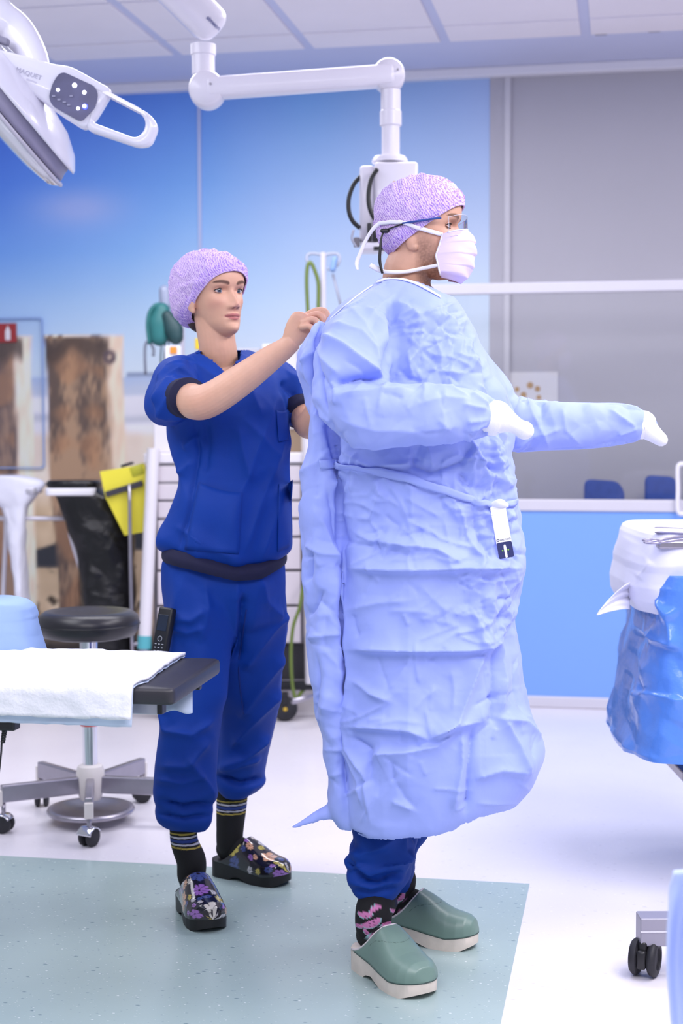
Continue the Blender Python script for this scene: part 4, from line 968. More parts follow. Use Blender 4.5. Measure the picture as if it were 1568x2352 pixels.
for t in np.linspace(0, 1, 40):
    for s in np.linspace(0, 1, 40):
        y = 2000 + 480 * t; x0 = np.interp(y, [2000, 2040, 2130, 2200, 2300, 2480], [1548, 1534, 1527, 1530, 1543, 1556])
        fr_.append(pt(x0 + 300 * s + 6 * math.sin(7 * t + 3 * s), y - 30 * s, 2.35 + 0.035 * math.sin(9 * s + 2 * t) + 0.02 * math.sin(21 * s)))
fd_ = obj('table_drape', sheet(np.array(fr_), 40, 40, 0.003), mat('pale_blue_drape', (198, 213, 252), 0.7, var=0.04, vs=6)); tag(fd_, 'out of focus pale blue drape at the lower right corner', 'drape'); set_origin(fd_)
rb = obj('hanging_rail', tube([pt(1606, 1990, 2.36), pt(1850, 1964, 2.36)], 0.009, 10, seg=2), M_steel, fd_)
for px in (1640, 1830):
    q0 = pt(px, 1990, 2.39); obj('stand_post', cyl(A(q0[0], q0[1], 0.02), q0, 0.011), M_steel, fd_); obj('stand_foot', lathe([(0, 0), (0.09, 0), (0.09, 0.012), (0.03, 0.022), (0, 0.024)], A(q0[0], q0[1], 0), n=24), M_steel, fd_)
# ------------------------------------------------------------------ people: shared builders
from mathutils.bvhtree import BVHTree
def basis_from(f, tilt=0.0, roll=0.0):
    """rows: local x (person's side), y (forward), z (up)"""
    f = np.asarray(f, float); f /= np.linalg.norm(f); up = UP.copy()
    s = np.cross(f, up); s /= np.linalg.norm(s)
    f2 = f * math.cos(tilt) + up * math.sin(tilt); u2 = np.cross(s, f2)
    s2 = s * math.cos(roll) + u2 * math.sin(roll); u3 = np.cross(s2, f2)
    return np.stack([s2, f2, u3])

HZ = [-.118, -.112, -.10, -.085, -.07, -.05, -.03, 0, .03, .06, .085, .105, .117]
HF = [.058, .076, .086, .086, .085, .085, .085, .080, .091, .089, .074, .045, .004]
HB = [.030, .010, -.006, -.026, -.048, -.068, -.082, -.093, -.098, -.093, -.076, -.046, -.004]
HW = [.012, .025, .037, .0465, .0525, .059, .065, .0705, .0735, .0695, .056, .034, .003]
_TAB = {}
def smooth_tab(xs, ys, x):
    key = (tuple(np.asarray(xs, float)), tuple(np.asarray(ys, float)))
    if key not in _TAB: _TAB[key] = cr_path(np.stack([np.asarray(xs, float), np.asarray(ys, float), 0 * np.asarray(xs, float)], 1), 400)
    P = _TAB[key]; return np.interp(x, P[:, 0], P[:, 1])

def head_local(top=1.0, nose=1.0, jaw=1.0, nr=150, na=170):
    zt = np.linspace(-0.118, 0.117, nr); V = []
    u = np.linspace(-1, 1, na, endpoint=False); phi = np.pi * np.sign(u) * np.abs(u) ** 1.35
    for z in zt:
        fy, by, w = smooth_tab(HZ, HF, z), smooth_tab(HZ, HB, z), smooth_tab(HZ, HW, z)
        w *= 1 + (jaw - 1) * np.clip((0.0 - z) / 0.07, 0, 1)
        yc = (fy + by) / 2 * 0.35 + 0.0 * 1; yc = np.clip(yc, by + 0.2 * (fy - by), fy - 0.3 * (fy - by))
        c, s = np.cos(phi), np.sin(phi); p = 2 / 2.25
        x = w * np.sign(s) * np.abs(s) ** p; y = np.where(c > 0, yc + (fy - yc) * np.abs(c) ** p, yc - (yc - by) * np.abs(c) ** p)
        V.append(np.stack([x, y, np.full(na, z)], 1))
    V = np.concatenate(V); x, y, z = V.T
    front = np.clip((y - 0.02) / 0.03, 0, 1); ax = np.abs(x)
    g = lambda cx, cz, sx, sz: np.exp(-((ax - cx) / sx) ** 2 - ((z - cz) / sz) ** 2)
    nprof = np.interp(z, [-.053, -.049, -.044, -.0375, -.03, -.02, -.01, 0, .012], [0, .005, .0165, .0235, .0205, .0150, .0092, .0042, 0]) * nose
    nsig = np.interp(z, [-.05, -.040, -.03, -.015, 0, .012], [.0150, .0130, .0105, .0088, .0080, .009])
    d = nprof * np.exp(-(x / nsig) ** 2)
    d += 0.0070 * g(.0125, -.0425, .0055, .0052)
    d += -0.0095 * g(.031, .000, .0155, .0098) + 0.0030 * g(.031, -.001, .011, .0055) - 0.004 * g(.014, .002, .006, .008)
    d += 0.0030 * g(.030, .0185, .019, .0065) + 0.0035 * g(.042, -.026, .016, .014) - 0.002 * g(.045, -.062, .014, .018)
    d += 0.0050 * g(0, -.0632, .0165, .0034) + 0.0064 * g(0, -.0738, .0140, .0042) - 0.0042 * g(0, -.0682, .021, .0013) - 0.0015 * g(.022, -.067, .005, .005)
    d += -0.0030 * g(0, -.0835, .016, .0040) + 0.0050 * g(0, -.101, .016, .010) - 0.0012 * g(0, -.0555, .0032, .005)
    V[:, 1] += d * front
    V[:, 2] = np.where(V[:, 2] > 0, V[:, 2] * top, V[:, 2])
    Fc = grid_faces(nr, na, True); Fc += [tuple(range(na)), tuple((nr - 1) * na + j for j in range(na))]
    return V, Fc

def to_world(V, c, B, s=1.0): return np.asarray(c) + (V * s) @ B
def to_local(V, c, B, s=1.0): return ((V - np.asarray(c)) @ B.T) / s

def bvh(V, Fc): return BVHTree.FromPolygons([tuple(v) for v in V], [tuple(f) for f in Fc])
def hit(tree, px, py, D=None):
    """where the sight line through a photo pixel meets a surface"""
    d = ray(px, py); d /= np.linalg.norm(d)
    r = tree.ray_cast(Vector(CAMP), Vector(d))
    if r[0] is None:
        return (pt(px, py, D or 3.6), -AW)
    return np.array(r[0]), np.array(r[1])

def ribbon(tree, pxs, width, thick=0.0012, off=0.003, n=60, D=None, world=None):
    """flat cloth band laid on a surface along photo points"""
    P = cr_path(np.array([[x, y, 0] for x, y in pxs], float), n) if world is None else None
    pos, nor = [], []
    for k in range(n):
        if world is None: p, nn = hit(tree, P[k, 0], P[k, 1], D)
        else: p, nn = world[k], -AW
        if np.dot(nn, CAMP - p) < 0: nn = -nn
        pos.append(p); nor.append(nn)
    pos = np.array(pos); nor = np.array(nor)
    for _ in range(4):
        pos[1:-1] = (pos[:-2] + 2 * pos[1:-1] + pos[2:]) / 4; nor[1:-1] = (nor[:-2] + 2 * nor[1:-1] + nor[2:]) / 4
    nor /= np.linalg.norm(nor, axis=1)[:, None]; pos = pos + nor * off
    T = np.gradient(pos, axis=0); T /= np.linalg.norm(T, axis=1)[:, None] + 1e-9
    S = np.cross(T, nor); S /= np.linalg.norm(S, axis=1)[:, None]
    w = np.asarray(width if np.ndim(width) else [width] * n, float); w = np.interp(np.linspace(0, 1, n), np.linspace(0, 1, len(w)), w)[:, None]
    G = np.stack([pos - S * w / 2, pos - S * w / 6 + nor * 0.0008, pos + S * w / 6 + nor * 0.0008, pos + S * w / 2], 1).reshape(-1, 3)
    return sheet(G, n, 4, thick)

def cap_mesh(tree, c, B, plane, off, bulge=None, seed=1, nr=52, na=200, wr=0.004, s=1.0, band_rows=8):
    """cloth cap over a head: plane = (z0, slope) in head coordinates"""
    z0, sl = plane; O = A(0, 0.0, z0); e1 = A(1, 0, 0); e2 = A(0, 1, sl); e2 /= np.linalg.norm(e2); e3 = np.cross(e1, e2)
    V = []; N = []
    for i in range(nr):
        el = (i / (nr - 1)) * np.pi / 2 * 0.999
        for j in range(na):
            ph = 2 * np.pi * j / na; d = (e1 * math.cos(ph) + e2 * math.sin(ph)) * math.cos(el) + e3 * math.sin(el)
            Ow = to_world(O, c, B, s); dw = d @ B
            far = tree.ray_cast(Vector(Ow + dw * 0.4), Vector(-dw))
            r = 0.4 - far[3] if far[0] is not None else 0.09
            o = off
            t = i / (nr - 1)
            if bulge: o = o + bulge(d, t)
            V.append(Ow + dw * (r + o)); N.append(dw)
    V = np.array(V); N = np.array(N)
    loc = to_local(V, c, B, s); t = np.repeat(np.linspace(0, 1, nr), na)
    d = wr * (ridged(loc, 22, seed, 0.02, 14) - 0.5) + wr * 0.5 * (ridged(loc, 55, seed + 2, 0.01, 30) - 0.5) + 0.0016 * np.sin(np.tile(np.arange(na), nr) * 2 * np.pi / na * 34 + 6 * nz(loc, 30, seed)) * np.clip(1 - t * 7, 0, 1)
    V = V + N * (d * np.clip(t * 10 + 0.2, 0, 1))[:, None]
    Fc = grid_faces(nr, na, True); Fc.append(tuple((nr - 1) * na + j for j in range(na)))
    rim = V[:na].copy(); ple = np.cos(np.arange(na) * 2 * np.pi / na * 50) * 0.0011
    band = []
    for i in range(band_rows + 1):
        o = 0.0022 * math.sin(math.pi * min(1, (i + 0.6) / (band_rows + 0.6)) ** 0.8) + 0.0006
        band.append(V[i * na:(i + 1) * na] + N[i * na:(i + 1) * na] * (o + ple * math.sin(math.pi * (i + 0.5) / (band_rows + 1)))[:, None])
    return (V, Fc), rim, (np.concatenate(band), grid_faces(band_rows + 1, na, True))

def cap_material(name, light, dark):
    m, nt, b = new_mat(name); N, L = nt.nodes, nt.links
    tc = N.new('ShaderNodeTexCoord'); w = N.new('ShaderNodeTexWave'); w.wave_type = 'BANDS'; w.bands_direction = 'X'
    w.inputs['Scale'].default_value = 62; w.inputs['Distortion'].default_value = 7; w.inputs['Detail'].default_value = 2; w.inputs['Detail Scale'].default_value = 2.2
    mp = N.new('ShaderNodeMapping'); mp.inputs['Rotation'].default_value = (0.3, 0.5, 0.4); L.new(tc.outputs['Object'], mp.inputs[0]); L.new(mp.outputs[0], w.inputs['Vector'])
    n = N.new('ShaderNodeTexNoise'); n.inputs['Scale'].default_value = 220; n.inputs['Detail'].default_value = 3; L.new(tc.outputs['Object'], n.inputs['Vector'])
    ml = N.new('ShaderNodeMath'); ml.operation = 'MULTIPLY'; L.new(w.outputs['Fac'], ml.inputs[0]); L.new(n.outputs['Fac'], ml.inputs[1])
    L.new(ramp(nt, [(0.12, light), (0.55, dark)], ml.outputs[0]), b.inputs['Base Color']); b.inputs['Roughness'].default_value = 0.85
    bp = N.new('ShaderNodeBump'); bp.inputs['Strength'].default_value = 0.25; bp.inputs['Distance'].default_value = 0.002; L.new(ml.outputs[0], bp.inputs['Height']); L.new(bp.outputs[0], b.inputs['Normal'])
    return m
M_cap = cap_material('purple_nonwoven', (222, 200, 236), (160, 122, 206))
M_capband = cap_material('purple_pleated', (216, 192, 238), (150, 112, 214))

def eye(c, B, s, sx, tree, iris, parent, gaze=0.0, yf=0.0):
    """almond eye patch with lashes at local (sx*.031, *, .001)"""
    cx, cz = sx * 0.0310, 0.0005
    ow = to_world(A(cx, 0.2, cz), c, B, s); h = tree.ray_cast(Vector(ow), Vector(-B[1])); y0 = to_local(np.array(h[0]), c, B, s)[1] if h[0] else 0.07
    nx, ny = 34, 16; V = []; colr = []
    for i in range(ny):
        for j in range(nx):
            x = -0.0150 + 0.030 * j / (nx - 1); k = max(0.0, 1 - (x / 0.0150) ** 2)
            zu = 0.0057 * k ** 0.75 + 0.0006 * sx * x / 0.0150; zl = -0.0046 * k ** 0.9
            t = i / (ny - 1); z = zl + (zu - zl) * t
            wrap = -0.0035 * (abs(x) / 0.0150) ** 2 * (1.7 if sx * x > 0 else 0.8)
            yy = y0 + 0.0014 + 0.0024 * (1 - (x / 0.016) ** 2 - (z / 0.010) ** 2) + wrap
            V.append(A(cx + x, yy, cz + z))
            r = math.hypot(x - gaze, z - 0.0006)
            cc = (196, 186, 190) if r > 0.0062 else ((60, 66, 80) if r > 0.0053 else (iris if r > 0.0024 else (14, 14, 18)))
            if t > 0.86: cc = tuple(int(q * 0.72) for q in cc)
            if r > 0.0062 and abs(x) > 0.0122: cc = (206, 168, 166)
            colr.append(cc)
    V = np.array(V); e = obj('eye', (to_world(V, c, B, s), grid_faces(ny, nx)), M_eye, parent, colors=s2l(np.array(colr)), recalc=False)
    up_ = V[(ny - 1) * nx:ny * nx] + A(0, 0.0010, 0.0004); lo = V[:nx] + A(0, 0.0004, -0.0004)
    obj('lash', tube(to_world(up_[::3], c, B, s), [0.0007] + [0.0018] * (len(up_[::3]) - 2) + [0.0010], 8, seg=40), M_lash, e)
    obj('lower_lid', tube(to_world(lo[::3], c, B, s), 0.0006, 6, seg=30), M_lid, e)
    lid = np.vstack([up_[::3] + A(0, -0.0008, 0.0019)]); obj('upper_lid', tube(to_world(lid, c, B, s), [0.0009] + [0.0021] * (len(lid) - 2) + [0.0012], 8, seg=40), M_lid, e)
    return e
M_eye = mat('eye_surface', (255, 255, 255), 0.12, attr=True, coat=0.6)
M_lash = mat('lash_dark', (44, 30, 28), 0.6, var=0.05); M_lid = mat('eyelid_skin', (186, 136, 118), 0.55, var=0.04)
M_skin = mat('skin', (226, 182, 162), 0.48, attr=True, var=0.05, vs=45, bump=0.06, bs=350, sub=0.10)

def skin_colours(V, c, B, s, base=(222, 178, 156), lips=None, brows=None, stubble=False, shadow=None):
    L = to_local(V, c, B, s); x, y, z = L.T; ax = np.abs(x); n = len(V)
    C = np.tile(np.array(base, float), (n, 1)); r2 = (x ** 2 + y ** 2 + z ** 2) < 0.145 ** 2
    def blend(mask, colr):
        nonlocal C
        m = (np.clip(mask, 0, 1) * r2)[:, None]; C = C * (1 - m) + np.array(colr, float) * m
    fr = np.clip((y - 0.03) / 0.02, 0, 1)
    blend(0.35 * np.exp(-((ax - .045) / .018) ** 2 - ((z + .032) / .016) ** 2) * fr, (214, 146, 130))
    blend(0.5 * np.exp(-(x / .012) ** 2 - ((z + .04) / .01) ** 2) * fr, (216, 154, 138))
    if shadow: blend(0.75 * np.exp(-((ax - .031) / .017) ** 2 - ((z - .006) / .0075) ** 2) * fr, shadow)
    if lips:
        top = -.0590 - .0035 * np.clip(ax / .022, 0, 1) ** 1.5 - .0014 * np.exp(-(x / .003) ** 2); bot = -.0785 + .009 * np.clip(ax / .023, 0, 1) ** 2
        m = np.clip((top - z) / .0012, 0, 1) * np.clip((z - bot) / .0012, 0, 1) * np.clip((.0255 - ax) / .002, 0, 1) * fr
        blend(m, lips); blend(np.exp(-((z + .0684 + 0.0) / .0011) ** 2) * np.clip((.0235 - ax) / .002, 0, 1) * fr, (110, 56, 58))
    if brows:
        mid = .0185 + .0055 * np.sin(np.clip((ax - .012) / .042, 0, 1) * 2.4); hw = np.interp(ax, [.011, .016, .03, .045, .054], [.0016, .0040, .0038, .0028, .0008])
        blend(np.clip(1.6 - np.abs(z - mid) / hw, 0, 1) * np.clip((ax - .0105) / .002, 0, 1) * np.clip((.054 - ax) / .004, 0, 1) * fr * 0.9, brows)
    blend(np.exp(-((ax - .0068) / .0032) ** 2 - ((z + .0468) / .0018) ** 2) * fr, (104, 58, 50))
    if stubble:
        sp = 0.75 + 0.5 * nz(L, 240, 3)
        m = np.clip(1 - ((y - 0.016) / 0.026) ** 2, 0, 1) * np.clip((-.012 - z) / .03, 0, 1) + np.clip((-.062 - z) / .02, 0, 1) * np.clip((y - .0) / .03, 0, 1)
        blend(np.clip(m, 0, 1) * 0.62 * sp, (128, 92, 76))
    return s2l(np.clip(C, 0, 255))

# ------------------------------------------------------------------ clog and sock builders
def clog(parent, heel, toe, W, colfun, m_up, m_sole, Hs=0.036, ht=0.105, lining=None, seamcol=None):
    """closed-front clog; heel/toe are ground points. Returns local frame"""
    heel = np.asarray(heel, float); d = np.asarray(toe, float) - heel; d[2] = 0; L = np.linalg.norm(d); d /= L; s = np.cross(d, UP)
    def wf(t): return W / 2 * np.interp(t, [0, .03, .08, .2, .4, .6, .74, .84, .91, .96, .985, 1], [.30, .52, .68, .76, .80, .95, 1.0, .93, .77, .53, .33, .02])
    def asym(t): return 0.008 * math.sin(t * math.pi) * 0
    def ztop(t): return np.interp(t, [0, .2, .5, .75, 1], [Hs + .014, Hs + .012, Hs + .002, Hs - .006, Hs + .002])
    def zbot(t): return np.interp(t, [0, .04, .28, .33, .42, .52, .60, .85, 1.0], [.004, 0, 0, .010, .014, .006, 0, 0, .016])
    n = 60; V = []
    for t in np.linspace(0, 1, n):
        w = wf(t); zt_, zb = ztop(t), zbot(t)
        for q in ((-1, zb), (-1.0, zb + .004), (-1.02, zt_), (-.9, zt_ + .003), (.9, zt_ + .003), (1.02, zt_), (1.0, zb + .004), (1, zb)):
            V.append(heel + d * (t * L) + s * (q[0] * w) + UP * q[1])
    Fc = grid_faces(n, 8, True) + [tuple(range(8)), tuple((n - 1) * 8 + j for j in range(8))]
    so = obj('sole', (np.array(V), Fc), m_sole, parent, angle=50)
    nu, nv = 96, 72; G = np.zeros((nu, nv, 3)); UVt = np.zeros((nu, nv, 2))
    for j, v in enumerate(np.linspace(0, np.pi, nv)):
        sv = math.sin(v); t0 = 0.10 + 0.36 * sv ** 0.75
        for i, k in enumerate(np.linspace(0, 1, nu)):
            t = t0 + (1.0 - t0) * (1 - (1 - k) ** 1.25)
            H = np.interp(t, [0.0, .10, .20, .30, .40, .46, .55, .68, .80, .90, .96, 1.0], [.02, .028, .045, .068, .090, .098, .088, .068, .055, .046, .034, .0]) * (ht / 0.105)
            w = wf(t) * 1.015; p = 0.72
            G[i, j] = heel + d * (t * L) + s * (w * np.sign(math.cos(v)) * abs(math.cos(v)) ** p) + UP * (ztop(t) + 0.001 + H * sv ** 0.85)
            UVt[i, j] = (t, v / np.pi)
    V = G.reshape(-1, 3); colr = s2l(np.clip(colfun(UVt.reshape(-1, 2), L), 0, 255)); nn = nu * nv
    vf = sheet(V, nu, nv, 0.003)
    u = obj('upper', vf, m_up, parent, colors=np.vstack([colr, colr]))
    if lining: obj('rim_binding', tube(G[0, ::3], 0.0026, 8, seg=60), lining, u)
    if seamcol: obj('welt', tube(np.vstack([G[k, 0] for k in range(0, nu, 4)][1:] + [G[k, nv - 1] for k in range(nu - 1, -1, -4)][:-1]) - UP * 0.001, 0.0016, 6, seg=120), seamcol, u)
    return d, s, L

def sock(parent, pts, radii, colfun, m, foot, n=40, seg=70):
    """leg tube + foot shape joined"""
    V1, F1 = tube(pts, radii, n, seg=seg, up=AW)
    parts = [(V1, F1), foot]
    V, Fc = merge(*parts)
    return obj('sock', (V, Fc), m, parent, colors=s2l(np.clip(colfun(V), 0, 255)))
M_attr_cloth = mat('knit_cloth', (255, 255, 255), 0.85, attr=True, var=0.06, vs=60, bump=0.2, bs=500)
M_attr_gloss = mat('printed_gloss', (255, 255, 255), 0.12, attr=True, coat=0.7)
M_attr_leather = mat('leather', (255, 255, 255), 0.36, attr=True, var=0.06, vs=20, bump=0.08, bs=160)

def hand(wr, knuck, e_side, e_back, curl_pts, rad, thumb):
    """palm + five separate fingers; curl_pts: four chains of world points, thumb: chain"""
    parts = [capsule_tube([wr, wr * 0.45 + knuck * 0.55, knuck], [(rad * 2.6, rad * 1.9), (rad * 3.6, rad * 1.7), (rad * 3.7, rad * 1.35)], 18, up=e_back)]
    for k, ch in enumerate(curl_pts):
        r = rad * (0.96, 1.0, 0.95, 0.82)[k]; parts.append(capsule_tube(ch, [r * 1.12, r, r * 0.95, r * 0.78][:len(ch)], 12, seg=20))
    parts.append(capsule_tube(thumb, [rad * 1.5, rad * 1.2, rad * 1.0][:len(thumb)], 12, seg=16))
    return parts
# ------------------------------------------------------------------ assisting person in blue scrubs
WH = 4.09
Bw = basis_from(-AW * math.cos(math.radians(40)) + RT * math.sin(math.radians(40)), tilt=math.radians(2), roll=math.radians(-2))
cw = pt(492, 675, WH)
wom = thing('person', 'person in dark blue scrubs and purple cap tying the gown from behind', 'person', A(*((gnd(460, 2110) + gnd(560, 2020)) / 2)[:2], 0))
hv, hf = head_local(top=0.88, nose=0.92, jaw=0.93)
head_w = (to_world(hv, cw, Bw), hf)
neck = tube([to_world(A(0, -0.012, -0.055), cw, Bw), pt(500, 800, 4.10), pt(503, 850, 4.12), pt(512, 905, 4.13)], [(0.052, 0.056), (0.051, 0.053), (0.060, 0.058), (0.10, 0.075)], 28, up=AW)
chest = ellipsoid(pt(516, 905, 4.12), (0.150, 0.085, 0.085), np.stack([RT, AW, UP]))
ear = [ellipsoid(to_world(A(sx * 0.071, -0.010, -0.022), cw, Bw), (0.007, 0.017, 0.028), Bw, 20, 14) for sx in (-1, 1)]
lobe = [ellipsoid(to_world(A(sx * 0.070, -0.004, -0.044), cw, Bw), (0.006, 0.008, 0.010), Bw, 14, 10) for sx in (-1, 1)]
arm = tube([pt(412, 890, 4.08), pt(420, 908, 3.95), pt(452, 924, 3.86), pt(490, 914, 3.83), pt(560, 868, 3.81), pt(620, 824, 3.80), pt(655, 799, 3.79), pt(672, 782, 3.785)],
           [0.034, 0.044, 0.0455, 0.0435, 0.0395, 0.0325, 0.0265, 0.0245], 26, seg=70, up=AW)
DH = 3.77
wr, kn = pt(666, 787, DH + 0.012), pt(694, 738, DH - 0.005)
fingers = [[pt(699, 728, DH + 0.018), pt(724, 714, DH + 0.012), pt(745, 714, DH + 0.0), pt(755, 728, DH - 0.005)],
           [pt(700, 733, DH + 0.0), pt(727, 722, DH - 0.006), pt(742, 732, DH - 0.012), pt(742, 750, DH - 0.010)],
           [pt(697, 741, DH - 0.014), pt(720, 734, DH - 0.024), pt(732, 748, DH - 0.026), pt(728, 764, DH - 0.018)],
           [pt(693, 751, DH - 0.020), pt(712, 750, DH - 0.032), pt(720, 764, DH - 0.032), pt(714, 777, DH - 0.022)]]
thumb = [pt(676, 774, DH + 0.028), pt(700, 768, DH + 0.034), pt(724, 752, DH + 0.026)]
hnd = hand(wr, kn, None, AW, fingers, 0.0088, thumb)
# the other arm reaches behind the gown
arm2 = tube([pt(650, 880, 4.16), pt(688, 930, 4.12), pt(712, 975, 4.05), pt(745, 920, 3.98), pt(775, 840, 3.94), pt(782, 815, 3.93)], [0.034, 0.040, 0.040, 0.038, 0.027, 0.025], 20, seg=50, up=AW)
f2 = [[pt(790 + 0 * k, 790, 3.93 - 0.018 * k), pt(802, 775, 3.91 - 0.018 * k), pt(806, 786, 3.89 - 0.018 * k), pt(800, 797, 3.885 - 0.018 * k)] for k in range(4)]
hnd2 = hand(pt(782, 815, 3.93), pt(789, 792, 3.905), None, AW, f2, 0.0086, [pt(785, 806, 3.89), pt(792, 798, 3.875), pt(798, 790, 3.87)])
V, Fq = voxel([head_w, neck, chest] + ear + lobe + [arm] + hnd + [arm2] + hnd2, 0.0021, 2, 0.4)
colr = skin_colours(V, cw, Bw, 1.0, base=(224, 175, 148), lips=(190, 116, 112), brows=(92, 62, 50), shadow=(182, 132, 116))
# knuckles and elbow a little redder
el = pt(468, 935, 3.83); k = np.exp(-(np.linalg.norm(V - el, axis=1) / 0.045) ** 2)[:, None] * 0.35; colr = colr * (1 - k) + s2l((206, 140, 124)) * k
k = np.exp(-(np.linalg.norm(V - pt(715, 735, DH), axis=1) / 0.035) ** 2)[:, None] * 0.4; colr = colr * (1 - k) + s2l((218, 150, 132)) * k
body = obj('body', (V, Fq), M_skin, wom, colors=colr, recalc=False)
tree = bvh(V, Fq)
for sx in (-1, 1): eye(cw, Bw, 1.0, sx, tree, (64, 78, 94), wom, gaze=0.0022)
headtree = bvh(*head_w)
def bulge_w(d, t):
    back = max(0.0, -d[1]) ; return 0.016 * math.sin(min(t * 6, 1) * 1.57) * (0.25 + back) + 0.040 * back ** 1.3 * math.sin(min(1, t * 3.2 + 0.12) * 1.57) * (1 - t * 0.55) + 0.012 * max(0, d[2]) * t
cmv, rim, inner = cap_mesh(headtree, cw, Bw, (-0.030, 0.86), 0.007, bulge_w, seed=4, wr=0.005)
cap = obj('bouffant_cap', cmv, M_cap, wom, label='purple bouffant cap')
obj('pleated_band', inner, M_capband, cap)
obj('elastic_band', tube(np.vstack([rim[::5], rim[:1]]), 0.0020, 8, seg=160), M_cap, cap)
# low hair at the nape
obj('hair', voxel([ellipsoid(to_world(A(0, -0.064, -0.062), cw, Bw), (0.050, 0.028, 0.040), Bw)], 0.004, 3), mat('brown_hair', (70, 52, 44), 0.55, var=0.2, vs=80), wom)

# ---- scrub top
M_scrub = mat('royal_blue_scrub', (0, 57, 152), 0.68, var=0.10, vs=3, bump=0.12, bs=420, spec=0.30)
M_navy = mat('navy_rib', (22, 22, 58), 0.85, var=0.1, vs=60, bump=0.2, bs=400)
def row_loft(rows, nseg=64, power=2.3, ym=90, capped=True):
    rows = np.array(rows, float); ys = np.linspace(rows[0, 0], rows[-1, 0], ym); th = np.linspace(0, 2 * np.pi, nseg, endpoint=False); V = []
    for y in ys:
        xl, xr, D, b = [smooth_tab(rows[:, 0], rows[:, k], y) if len(rows) > 3 else np.interp(y, rows[:, 0], rows[:, k]) for k in (1, 2, 3, 4)]
        xr = max(xr, xl + 2); b = max(b, 0.004)
        c = pt((xl + xr) / 2, y, D); a = (xr - xl) / 2 * D / F_PX; p = 2 / power
        V.append(c + np.outer(a * np.sign(np.cos(th)) * np.abs(np.cos(th)) ** p, RT) + np.outer(b * np.sign(np.sin(th)) * np.abs(np.sin(th)) ** p, AW))
    Fc = grid_faces(ym, nseg, True)
    if capped: Fc += [tuple(range(nseg)), tuple((ym - 1) * nseg + j for j in range(nseg))]
    return np.concatenate(V), Fc
torso = row_loft([(796, 452, 552, 4.12, .050), (806, 440, 568, 4.12, .066), (818, 422, 596, 4.13, .082), (836, 398, 640, 4.13, .098), (862, 384, 664, 4.12, .112), (900, 380, 672, 4.11, .122), (950, 382, 668, 4.10, .126), (1000, 390, 665, 4.10, .126),
                  (1060, 407, 664, 4.09, .122), (1105, 408, 666, 4.09, .124), (1150, 394, 668, 4.08, .130), (1200, 379, 669, 4.08, .136), (1240, 364, 667, 4.08, .140), (1258, 366, 665, 4.08, .139), (1270, 374, 658, 4.08, .130), (1278, 392, 640, 4.08, .11)])
slv = capsule_tube([pt(440, 862, 4.13), pt(402, 885, 4.05), pt(396, 915, 3.98), pt(408, 918, 3.925)], [(0.060, 0.062), (0.066, 0.078), (0.060, 0.075), (0.050, 0.058)], 30, seg=24, up=AW)
slv2 = capsule_tube([pt(636, 872, 4.16), pt(668, 900, 4.14), pt(680, 930, 4.11), pt(686, 948, 4.10)], [0.058, 0.058, 0.048, 0.040], 26, seg=20, up=AW)
V, Fq = voxel([torso, slv, slv2], 0.0048, 8)
N = vnormals(V, Fq)
cs = [([(447, 960), (452, 1030), (440, 1150), (412, 1235), (404, 1270)], -0.006, 6, 5), ([(520, 1250), (545, 1170), (600, 1000), (640, 900)], 0.006, 16, 20), ([(560, 1260), (590, 1180), (625, 1080), (650, 980)], 0.006, 14, 18), ([(600, 1270), (625, 1200), (655, 1110)], 0.005, 12, 14),
      ([(470, 960), (478, 1020), (470, 1090)], -0.007, 18, 18), ([(560, 960), (600, 1010), (640, 1060)], 0.004, 12, 12), ([(545, 980), (560, 1050), (575, 1110)], 0.005, 10, 16), ([(400, 1210), (470, 1250), (560, 1268)], 0.005, 10, 10), ([(520, 840), (575, 900), (600, 960)], 0.005, 14, 14),
      ([(362, 880), (385, 850), (430, 838)], 0.006, 8, 8), ([(358, 930), (385, 880), (425, 850)], 0.006, 7, 8), ([(362, 965), (380, 930), (400, 890)], 0.005, 6, 7), ([(430, 835), (470, 850), (510, 880)], 0.004, 10, 8), ([(655, 870), (672, 900), (680, 940)], -0.006, 6, 8), ([(640, 900), (655, 960), (650, 1040)], 0.004, 8, 10), ([(420, 1030), (455, 1000)], 0.005, 8, 8), ([(415, 1090), (440, 1060)], 0.004, 8, 8)]
SK = A(1, 1, 0.35)
d = 2.8 * crease_field(V, N, cs) + 0.015 * (ridged(V * SK, 7, 71, 0.05, 4) - 0.55) + 0.008 * crumple(V, N, 0.07, 73, (1.0, 0.6))
V = lap(V + N * d[:, None], Fq, 2, 0.4)
P = proj(V)
drp = np.interp(P[:, 0], [365, 440, 540, 600, 655], [-0.012, 0.0, 0.020, 0.018, -0.004]) * np.clip((P[:, 1] - 1150) / 120, 0, 1); V = V - UP[None] * drp[:, None]
P = proj(V)
def in_poly(P, poly):
    poly = np.asarray(poly, float); r = np.zeros(len(P), bool); j = len(poly) - 1
    for i in range(len(poly)):
        a, b = poly[i], poly[j]; m = ((a[1] > P[:, 1]) != (b[1] > P[:, 1])) & (P[:, 0] < (b[0] - a[0]) * (P[:, 1] - a[1]) / (b[1] - a[1] + 1e-12) + a[0]); r ^= m; j = i
    return r
toc = CAMP - V; Dv = ((V - CAMP) @ WM.T)[:, 2]
hole = in_poly(P, [(440, 780), (446, 800), (458, 808), (490, 826), (522, 856), (540, 838), (550, 818), (556, 780)]) & (Dv < 4.125)
hole |= (P[:, 1] < 803)
keep = [q for q in Fq if not any(hole[i] for i in q)]
top = obj('scrub_top', (V, keep), M_scrub, wom, recalc=False, label='dark blue short sleeved scrub top')
sd = top.modifiers.new('thickness', 'SOLIDIFY'); sd.thickness = 0.0025; sd.offset = -1
ttree = bvh(V, keep)
